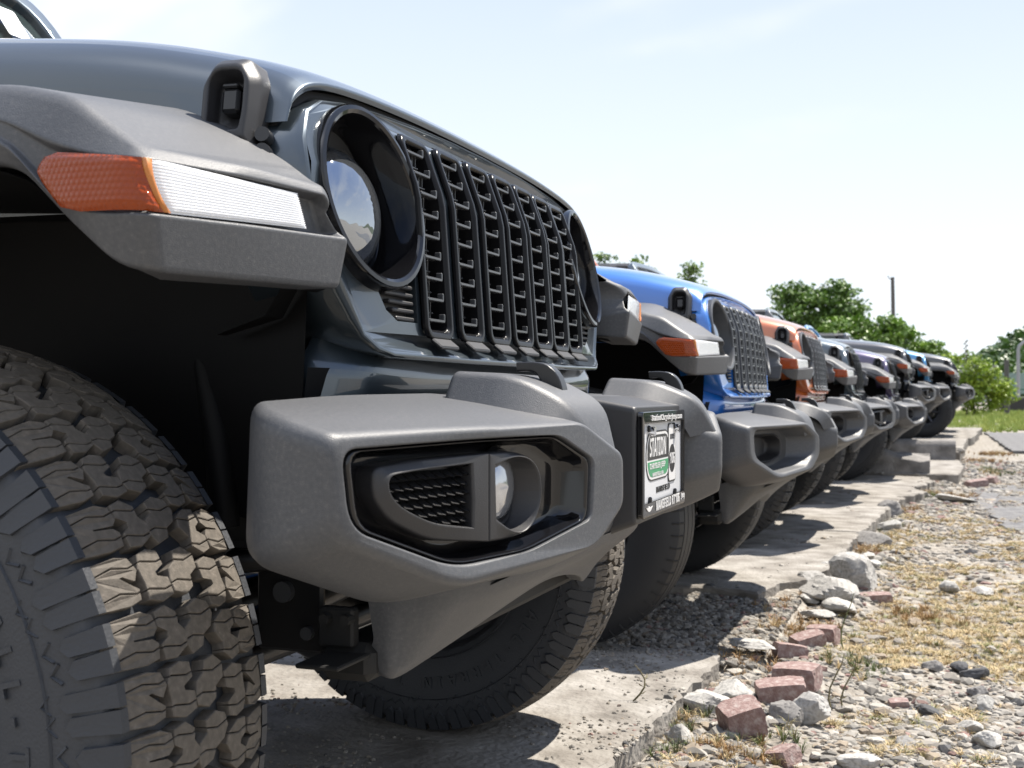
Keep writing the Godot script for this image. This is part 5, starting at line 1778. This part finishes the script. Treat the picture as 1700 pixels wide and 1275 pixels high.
	for b in stones:
		var mb := stone_mesh(rng, b[2], 0.08)
		mb.use_col = true
		mb.cl.resize(mb.v.size())
		mb.cl.fill(b[4] * rng.randf_range(0.9, 1.1))
		var o := solid("stone", mb, M.stone, 24)
		o.position = V(b[0], gh(b[0], b[1]) + b[3], b[1])
		o.rotation = V(rng.randf_range(-0.15, 0.15), rng.randf_range(0, TAU), rng.randf_range(-0.15, 0.15))
		tag(o, b[5], "stone", "larger stones in the rubble")
	# middling stones, alike: one mesh of each shape, many objects
	var shapes := []
	for k in 10:
		var mb := stone_mesh(rng, V(1.0, rng.randf_range(0.45, 0.7), rng.randf_range(0.65, 0.95)), 0.10)
		mb.use_col = true
		mb.cl.resize(mb.v.size()); mb.cl.fill(stone_colour(rng))
		shapes.append(mb.mesh(24))
	for k in 150:
		var z := -0.75 - 3.6 * pow(rng.randf(), 1.3)
		var x := edge_x(z) + (0.07 + 0.16 * rng.randf() if rng.randf() < 0.55 else rng.randf_range(0.1, 0.85))
		if z < -1.72 and z > -2.85: x = 0.08 + rng.randf_range(0.0, 0.75)
		var s := 0.022 + 0.036 * pow(rng.randf(), 2.0)
		var o := part(self, numbered("stone"), shapes[k % 10], M.stone)
		o.position = V(x, surface_y(x, z) + s * 0.16, z)
		o.rotation = V(rng.randf_range(-0.3, 0.3), rng.randf_range(0, TAU), rng.randf_range(-0.3, 0.3))
		o.scale = V(s, s * rng.randf_range(0.7, 1.0), s)
		tag(o, "loose small rubble stone lying beside the slab edge", "stone", "small stones scattered along the slab edge")
	# gravel
	var base := []
	for k in 4:
		var mb := MB.new()
		var lump := stone_mesh_low(rng)
		mb.join(lump)
		base.append(mb.mesh(20))
	for k in 4:
		var xf := []; var cols := PackedColorArray()
		for i in 14000:
			var z := -0.35 - 13.0 * pow(rng.randf(), 2.0)
			var x: float
			if rng.randf() < 0.16: x = rng.randf_range(-0.9, 0.15)
			else: x = edge_x(z) + rng.randf_range(-0.03, 1.5) * rng.randf_range(0.5, 1.0)
			var s := rng.randf_range(0.004, 0.0125) * (1.0 + 1.8 * pow(rng.randf(), 6.0)) * (1.0 + clampf((-z - 3.0) * 0.10, 0.0, 1.0))
			var y := surface_y(x, z)
			if y == 0.0:
				if gn.get_noise_2d(x * 25.0, z * 25.0) < rng.randf_range(0.1, 0.5): continue
				s *= 0.55
			elif rng.randf() > gravel_share(x, z): continue
			var b := Basis.from_euler(V(rng.randf_range(-0.5, 0.5), rng.randf_range(0, TAU), rng.randf_range(-0.5, 0.5))).scaled(V(s * rng.randf_range(0.8, 1.3), s * rng.randf_range(0.35, 0.9), s * rng.randf_range(0.7, 1.1)))
			xf.append(Transform3D(b, V(x, y + s * 0.05, z)))
			cols.append(stone_colour(rng))
		# coarse grit of the strip between the first two slabs
		for i in 2200:
			var z := rng.randf_range(-2.9, -1.72); var x := rng.randf_range(-1.0, 0.16)
			var s := rng.randf_range(0.006, 0.020)
			xf.append(Transform3D(Basis.from_euler(V(rng.randf(), rng.randf_range(0, TAU), rng.randf())).scaled(V(s, s * 0.8, s)), V(x, gh(x, z) + s * 0.2, z)))
			cols.append(stone_colour(rng) * 0.8)
		# fine grit swept on the first slab
		for i in 1800:
			var z := rng.randf_range(-1.7, 0.2); var x := 0.03 - 1.3 * pow(rng.randf(), 0.8)
			if gn.get_noise_2d(x * 25.0, z * 25.0) < rng.randf_range(-0.1, 0.35): continue
			var s := rng.randf_range(0.002, 0.007)
			xf.append(Transform3D(Basis.from_euler(V(rng.randf(), rng.randf_range(0, TAU), rng.randf())).scaled(V(s, s * 0.8, s)), V(x, s * 0.2, z)))
			cols.append(stone_colour(rng).lerp(Color(0.33, 0.30, 0.26), 0.6))
		scatter("gravel", base[k], M.stone, xf, cols, "loose pale gravel over the ground")
	# dry grass and weeds
	var blade := MB.new()
	for k in 16:
		var a := rng.randf_range(0, TAU); var l := rng.randf_range(0.5, 1.0); var w := rng.randf_range(0.016, 0.030)
		var lean := rng.randf_range(0.15, 0.95)
		var d := V(cos(a), 0, sin(a)); var sd := V(-sin(a), 0, cos(a)) * w
		var r0 := d * rng.randf_range(0, 0.12)
		var p1 := r0 + d * l * lean * 0.4 + V(0, l * 0.6, 0); var p2 := r0 + d * l * lean + V(0, l * (1.1 - lean * 0.5), 0)
		blade.quad(r0 - sd, r0 + sd, p1 + sd * 0.7, p1 - sd * 0.7); blade.tri(p1 - sd * 0.7, p1 + sd * 0.7, p2)
	var tuft := blade.mesh(10)
	var xf := []; var cols := PackedColorArray()
	var straw := func() -> Color:
		var q := rng.randf()
		if q < 0.74: return Color(0.60, 0.46, 0.25) * rng.randf_range(0.75, 1.2)
		if q < 0.92: return Color(0.44, 0.38, 0.18) * rng.randf_range(0.7, 1.1)
		return Color(0.24, 0.27, 0.09) * rng.randf_range(0.7, 1.2)
	for i in 42000:
		var z := -0.6 - 10.0 * pow(rng.randf(), 1.3)
		var x := edge_x(z) + rng.randf_range(0.05, 1.9)
		var k := gn.get_noise_2d(x * 26.0 + 40.0, z * 20.0) + 0.4 * gn.get_noise_2d(x * 90.0, z * 90.0) - 0.12
		k += 0.75 * grassy(x, z)
		if k < rng.randf_range(0.10, 0.42): continue
		var s := rng.randf_range(0.016, 0.036)
		xf.append(Transform3D(Basis(Vector3.UP, rng.randf_range(0, TAU)).scaled(V(s * 1.8, s * rng.randf_range(0.45, 1.0), s * 1.8)), V(x, gh(x, z) - 0.002, z)))
		cols.append(straw.call())
	for c in [[0.06, -0.90, 26], [0.075, -1.16, 30], [0.11, -1.76, 30], [0.14, -1.95, 24], [0.30, -1.08, 26], [0.20, -2.35, 40], [0.26, -2.5, 40], [0.30, -4.6, 60], [0.16, -2.75, 20], [0.26, -5.3, 40], [0.33, -5.9, 36], [0.38, -7.0, 40], [0.55, -8.15, 50], [0.55, -8.35, 50], [0.85, -8.6, 40], [0.6, -3.0, 70], [0.24, -0.95, 40], [0.40, -1.9, 24], [1.15, -11.5, 80], [1.1, -13.0, 90], [1.25, -14.5, 90]]:
		var gcol := Color(0.12, 0.155, 0.045) if rng.randf() < 0.5 else Color(0.36, 0.22, 0.09)
		for i in c[2]:
			var x: float = c[0] + rng.randfn(0, 0.045 * (1.0 - c[1] * 0.12)); var z: float = c[1] + rng.randfn(0, 0.06 * (1.0 - c[1] * 0.12))
			var s: float = rng.randf_range(0.022, 0.050) * (1.0 - c[1] * 0.05)
			if surface_y(x, z) == 0.0: continue
			xf.append(Transform3D(Basis(Vector3.UP, rng.randf_range(0, TAU)).scaled(V(s * 1.2, s, s * 1.2)), V(x, gh(x, z), z)))
			cols.append(gcol * rng.randf_range(0.7, 1.4) if rng.randf() < 0.7 else straw.call())
	scatter("dry_grass", tuft, M.grass, xf, cols, "short straw-coloured dry grass and weeds over the gravel")
	# a few single dry stalks
	for s in [[0.415, -1.50, 0.15, "thin dry twig standing upright in the gravel, left of a pair"], [0.445, -1.53, 0.14, "thin dry twig leaning right, beside the other upright one"], [0.395, -2.15, 0.19, "tall bent green stalk rising by the mauve bricks"], [-0.035, -1.10, 0.085, "tiny weed seedling growing from the slab by the far tyre"]]:
		var mb := MB.new()
		var p := []
		for k in 6: p.append(V(0.02 * sin(k * 0.8 + s[0] * 9.0), s[2] * k / 5.0, 0.015 * cos(k * 0.7)))
		tube(mb, p, [0.0028, 0.0026, 0.0024, 0.002, 0.0015, 0.0008], 5)
		for k in 5:
			var q: Vector3 = p[k + 1 if k < 5 else 5]
			var a := k * 2.4
			mb.tri(q, q + V(cos(a) * 0.018, 0.012, sin(a) * 0.018), q + V(cos(a + 0.4) * 0.012, 0.004, sin(a + 0.4) * 0.012))
		mb.use_col = true; mb.cl.resize(mb.v.size()); mb.cl.fill(Color(0.18, 0.15, 0.07) if s[0] != 0.395 else Color(0.14, 0.16, 0.05))
		var o := solid("weed_stalk", mb, M.grass, 30)
		o.position = V(s[0], surface_y(s[0], s[1]), s[1])
		tag(o, s[3], "weed", "single weed stalks")

func stone_mesh_low(rng: RandomNumberGenerator) -> MB:
	var mb := MB.new()
	var pts := []
	for k in 3:
		var ring := []
		var n := 5
		for i in n:
			var a := TAU * (i + 0.5 * k) / n + rng.randf_range(-0.3, 0.3)
			var r: float = [0.75, 1.0, 0.55][k] * rng.randf_range(0.75, 1.1)
			ring.append(V(r * cos(a), [-0.5, 0.0, 0.55][k] + rng.randf_range(-0.1, 0.1), r * sin(a)))
		pts.append(ring)
	sheet(mb, pts, true)
	mb.fan(pts[0]); mb.fan(pts[2])
	mb.orient(Vector3.ZERO)
	return mb
# ---------------------------------------------------------------- background
func leaf_mesh() -> ArrayMesh:
	var mb := MB.new()
	mb.quad(V(-0.5, 0, 0), V(0, 0.08, -0.28), V(0.55, 0, 0), V(0, 0.08, 0.28))
	mb.quad(V(-0.2, -0.3, 0.3), V(0.05, 0.1, 0.35), V(0.1, 0.45, 0.05), V(-0.1, 0.05, 0.1))
	return mb.mesh(5)

func crown(parent: Node, called: String, blobs: Array, n: int, leaf: float, cols: Array, rng: RandomNumberGenerator, lm: Mesh, holes := 0.10) -> void:
	var xf := []; var cc := PackedColorArray()
	var tot := 0.0
	for b in blobs: tot += pow(b[1].x * b[1].y * b[1].z, 0.667)
	for b in blobs:
		var k := int(n * pow(b[1].x * b[1].y * b[1].z, 0.667) / tot)
		# leaves gather in clumps along twigs
		var clumps := maxi(6, k / 26)
		var cs := []
		for i in clumps:
			var d := V(rng.randfn(), rng.randfn() * 0.9 + 0.15, rng.randfn()).normalized()
			cs.append([b[0] + d * b[1] * pow(rng.randf_range(0.12, 1.0), 0.4), rng.randf_range(0.75, 1.3), rng.randf()])
		for i in k:
			var c: Array = cs[rng.randi() % clumps]
			var spread: float = leaf * 1.5 * c[1]
			var p: Vector3 = c[0] + V(rng.randfn(), rng.randfn(), rng.randfn()).normalized() * V(1, 0.7, 1) * spread * 1.3 * pow(rng.randf(), 0.5)
			var s := leaf * rng.randf_range(0.6, 1.3)
			xf.append(Transform3D(Basis.from_euler(Vector3(rng.randf_range(-1.0, 1.0), rng.randf_range(0, TAU), rng.randf_range(-1.0, 1.0))).scaled(Vector3(s, s, s)), p))
			var a: Color = cols[0].lerp(cols[1], clampf(c[2] + rng.randf_range(-0.3, 0.3), 0, 1))
			cc.append(a * rng.randf_range(0.8, 1.2))
	var mm := MultiMesh.new()
	mm.transform_format = MultiMesh.TRANSFORM_3D
	mm.use_colors = true
	mm.mesh = lm
	mm.instance_count = xf.size()
	for i in xf.size():
		mm.set_instance_transform(i, xf[i]); mm.set_instance_color(i, cc[i])
	var o := MultiMeshInstance3D.new()
	o.name = called
	o.multimesh = mm
	o.material_override = M.leaf
	parent.add_child(o, true)
	tag(o, "", "", "", "stuff")

func tree(at: Vector3, label: String, group: String, blobs: Array, n: int, leaf: float, cols: Array, sd: int, lm: Mesh, trunk_r := 0.22, called := "tree") -> void:
	var rng := RandomNumberGenerator.new(); rng.seed = sd
	var t := thing(called, at, label, "tree" if called == "tree" else "shrub", group)
	var mb := MB.new()
	var top := Vector3.ZERO
	for b in blobs: top += b[0]
	top /= blobs.size()
	var fork := V(top.x * 0.3, top.y * 0.45, top.z * 0.3)
	tube(mb, [V(0, -0.3, 0), fork * 0.5 + V(0.06, 0, 0.03), fork], [trunk_r, trunk_r * 0.75, trunk_r * 0.6], 9)
	for b in blobs:
		var e: Vector3 = b[0]
		var mid := fork.lerp(e, 0.5) + V(rng.randf_range(-0.2, 0.2), 0.15, rng.randf_range(-0.2, 0.2)) * trunk_r * 3.0
		tube(mb, [fork, mid, e], [trunk_r * 0.5, trunk_r * 0.32, trunk_r * 0.12], 6)
		for k in 4:
			var q: Vector3 = e + V(rng.randfn(), rng.randfn(), rng.randfn()) * b[1] * 0.5
			tube(mb, [mid.lerp(e, 0.5), q], [trunk_r * 0.16, trunk_r * 0.04], 5)
	part(t, "trunk", mb, M.bark, 60)
	crown(t, "crown", blobs, n, leaf, cols, rng, lm)

func make_background() -> void:
	var lm := leaf_mesh()
	var mid := [Color(0.055, 0.105, 0.02), Color(0.13, 0.215, 0.045)]
	var pale := [Color(0.10, 0.16, 0.05), Color(0.19, 0.27, 0.08)]
	var bright := [Color(0.14, 0.22, 0.02), Color(0.30, 0.38, 0.04)]
	# the broad tree behind the orange car: pale trunk forks, three storeys of crown
	tree(V(-5.4, 0, -60), "tall full green tree, highest one behind the orange and steel blue cars", "trees behind the row of cars", [[V(-0.8, 4.2, 0), V(1.9, 1.9, 1.8)], [V(0.9, 4.6, 0.3), V(1.6, 1.5, 1.5)], [V(-1.1, 5.5, 0), V(1.1, 0.9, 0.9)], [V(0.9, 5.6, 0), V(0.8, 0.7, 0.8)], [V(0.2, 2.6, 0.4), V(2.2, 1.6, 1.8)], [V(1.6, 3.6, 0), V(1.0, 1.2, 1.2)]], 10500, 0.27, mid, 11, lm)
	tree(V(-2.5, 0, -57), "spreading green tree sloping down to the right of the tallest one", "trees behind the row of cars", [[V(-1.2, 3.0, 0), V(1.5, 1.5, 1.4)], [V(0.2, 3.3, 0.2), V(1.3, 1.2, 1.2)], [V(1.3, 2.6, 0), V(1.3, 1.1, 1.2)], [V(2.3, 2.3, 0.2), V(1.0, 0.75, 0.9)], [V(3.1, 1.9, 0), V(0.7, 0.45, 0.6)], [V(0.2, 1.8, 0), V(1.7, 0.9, 1.2)]], 8500, 0.26, [Color(0.075, 0.145, 0.022), Color(0.17, 0.27, 0.045)], 12, lm)
	tree(V(-14.6, 0, -57), "loose pale green tree top left of the pair over the blue hood", "trees behind the row of cars", [[V(-1.1, 7.0, 0), V(0.5, 1.1, 0.6)], [V(-0.2, 6.4, 0.2), V(0.75, 0.8, 0.8)], [V(0.9, 6.8, 0), V(0.6, 0.95, 0.6)], [V(0.1, 5.0, 0), V(1.4, 1.2, 1.1)]], 2600, 0.24, pale, 13, lm)
	tree(V(-11.4, 0, -58), "small round tree top standing alone over the blue hood", "trees behind the row of cars", [[V(0.0, 6.6, 0), V(0.42, 0.75, 0.5)], [V(0.1, 5.8, 0), V(0.65, 0.7, 0.6)], [V(-0.1, 4.9, 0), V(0.75, 0.8, 0.7)]], 1300, 0.23, pale, 14, lm)
	# yellow-green bush at the end of the row, with a tall weed stalk
	tree(V(1.5, 0, -38.5), "bright yellow-green bush at the end of the row of cars", "", [[V(-0.35, 1.45, 0), V(0.65, 0.65, 0.5)], [V(0.30, 1.2, 0.1), V(0.6, 0.6, 0.5)], [V(-0.7, 0.95, 0), V(0.5, 0.6, 0.5)], [V(0.0, 0.7, 0.2), V(1.0, 0.6, 0.6)], [V(0.8, 0.75, 0), V(0.5, 0.5, 0.4)]], 6000, 0.12, bright, 15, lm, 0.05, "bush")
	var stalk := MB.new()
	tube(stalk, [V(0, 0, 0), V(0.02, 1.2, 0), V(-0.03, 2.4, 0)], [0.02, 0.015, 0.006], 5)
	for k in 14: ball(stalk, V(-0.02 + 0.05 * sin(k * 2.1), 1.75 + k * 0.05, 0.04 * cos(k * 2.1)), V(0.03, 0.03, 0.03), 6)
	var so := solid("weed_stalk", stalk, M.bark)
	so.position = V(1.32, 0, -38.2)
	tag(so, "tall thin weed stalk rising above the yellow-green bush", "weed")
	# utility pole
	var pole := thing("utility_pole", V(-2.5, 0, -82), "tall bare grey wooden utility pole behind the trees", "pole")
	var pm := MB.new()
	tube(pm, [V(0.0, -0.3, 0), V(-0.12, 8.5, 0)], [0.17, 0.12], 10)
	part(pole, "shaft", pm, M.weathered_wood)
	var arm := MB.new()
	tube(arm, [V(-0.12, 8.3, 0), V(-0.35, 8.45, 0), V(-0.42, 8.6, 0)], 0.035, 6)
	part(pole, "bracket", arm, M.weathered_wood)
	var post := MB.new()
	tube(post, [V(0, -0.2, 0), V(-0.02, 1.85, 0)], [0.085, 0.08], 10)
	var po := solid("fence_post", post, M.weathered_wood)
	po.position = V(2.62, 0, -41)
	tag(po, "weathered grey fence post standing in the grass at the far right", "post")
	var lp := thing("light_pole", V(3.86, 0, -58), "pale metal light pole with a bent arm at the right edge", "pole")
	var lmb := MB.new()
	tube(lmb, [V(0, -0.2, 0), V(0, 2.75, 0), V(0.06, 2.95, 0), V(0.5, 3.3, 0), V(1.4, 3.7, 0)], [0.09, 0.08, 0.075, 0.06, 0.05], 10)
	part(lp, "shaft", lmb, M.galvanised)
	var lh := MB.new()
	box(lh, V(1.7, 3.78, 0), V(0.7, 0.14, 0.24), 0.04)
	part(lp, "lamp_head", lh, M.galvanised)
	# court fence: green posts and rails with a pale screen
	var fence := thing("green_fence", V(0, 0, -62), "low green fence with a pale screen behind it, at the far right", "fence")
	for i in 9:
		var q := MB.new()
		box(q, V(2.0 + i * 0.95, 0.45, 0), V(0.22 if i % 2 else 0.12, 1.1, 0.1), 0.01)
		part(fence, "post", q, M.fence_green)
	for y in [0.12, 0.92]:
		var q := MB.new()
		box(q, V(7, y, -0.08), V(12, 0.07, 0.05), 0.005)
		part(fence, "rail", q, M.fence_green)
	var scr := MB.new()
	box(scr, V(8, 1.25, -4.5), V(16, 1.1, 0.04), 0.005)
	part(fence, "screen", scr, M.windscreen_green)
	var wall := MB.new()
	box(wall, V(7.2, 0.25, -48), V(9.0, 0.62, 0.35), 0.02)
	tag(solid("low_wall", wall, M.dark_wall), "low dark wall at the far right edge, in front of the green fence", "wall")
	var shed := thing("white_building", V(2.6, 0, -88), "small pale building glimpsed between bush and hill", "building")
	var sm := MB.new()
	box(sm, V(0, 1.3, 0), V(2.4, 2.6, 3), 0.03)
	part(shed, "wall", sm, M.pale_wall)
	var rf := MB.new()
	patch(rf, [[V(-1.4, 2.55, 1.7), V(0, 3.3, 1.7), V(1.4, 2.55, 1.7)], [V(-1.4, 2.55, -1.7), V(0, 3.3, -1.7), V(1.4, 2.55, -1.7)]], [0, 0, 0], [0, 0])
	rf.fan([V(-1.2, 2.6, 1.5), V(0, 3.2, 1.5), V(1.2, 2.6, 1.5)])
	part(shed, "roof", rf, M.galvanised)
	# wooded hill on the horizon
	var hill := MB.new()
	var hn := FastNoiseLite.new(); hn.seed = 8; hn.frequency = 0.02
	var hh := func(x: float, z: float) -> float:
		var y := 3.0 + 6.5 * smoothstep(3.0, 17.0, x) + 5.0 * smoothstep(18, 120, absf(x)) + 1.5 * hn.get_noise_2d(x * 2.0, z * 2.0)
		return y * smoothstep(-150.0, -215.0, z) * (1.0 - 0.2 * smoothstep(-240.0, -300.0, z)) + 0.2
	var rows := []
	for j in 12:
		var r := []
		for i in 60: r.append(V(-180 + i * 6.1, hh.call(-180 + i * 6.1, -145.0 - j * 15.0), -145.0 - j * 15.0))
		rows.append(r)
	sheet(hill, rows)
	var hm := mat("hill_soil", lin(0.03, 0.045, 0.015), 0.95)
	tag(solid("hill", hill, hm, 60), "wooded hill along the horizon", "", "", "structure")
	var rng := RandomNumberGenerator.new(); rng.seed = 17
	var xf := []; var cols := PackedColorArray()
	for i in 44000:
		var x := rng.randf_range(-40, 45); var z := rng.randf_range(-225, -150)
		var c := hn.get_noise_2d(x * 9.0, z * 9.0)
		var y: float = hh.call(x, z) + (2.6 + 2.4 * c) * rng.randf()
		var s := rng.randf_range(0.9, 1.9)
		xf.append(Transform3D(Basis.from_euler(V(rng.randf_range(-1, 1), rng.randf_range(0, TAU), rng.randf_range(-1, 1))).scaled(V(s, s, s)), V(x, y, z)))
		cols.append(Color(0.04, 0.075, 0.03).lerp(Color(0.085, 0.14, 0.05), clampf(0.5 + c + rng.randf_range(-0.2, 0.2), 0, 1)))
	scatter("forest", lm, M.leaf, xf, cols, "dark green woods covering the far hill")
	# fresh grass beyond the row
	var blade := MB.new()
	for k in 9:
		var a := k * 2.4; var d := V(cos(a), 0, sin(a)); var sd := V(-sin(a), 0, cos(a)) * 0.06
		blade.tri(d * 0.1 - sd, d * 0.1 + sd, d * (0.25 + 0.05 * k) + V(0, 1.0 - 0.05 * k, 0))
	xf = []; cols = PackedColorArray()
	for i in 9000:
		var x := rng.randf_range(-3.0, 7.0); var z := rng.randf_range(-47.0, -23.5)
		if x < 1.2 and z > -22.6: continue
		var k := gn.get_noise_2d(x * 6.0, z * 4.0)
		if k < -0.25: continue
		var s := rng.randf_range(0.07, 0.17)
		xf.append(Transform3D(Basis(Vector3.UP, rng.randf_range(0, TAU)).scaled(V(s * 1.3, s, s * 1.3)), V(x, gh(x, z), z)))
		cols.append(Color(0.22, 0.34, 0.05).lerp(Color(0.42, 0.48, 0.10), rng.randf()))
	scatter("green_grass", blade.mesh(5), M.grass, xf, cols, "fresh green grass beyond the end of the row")
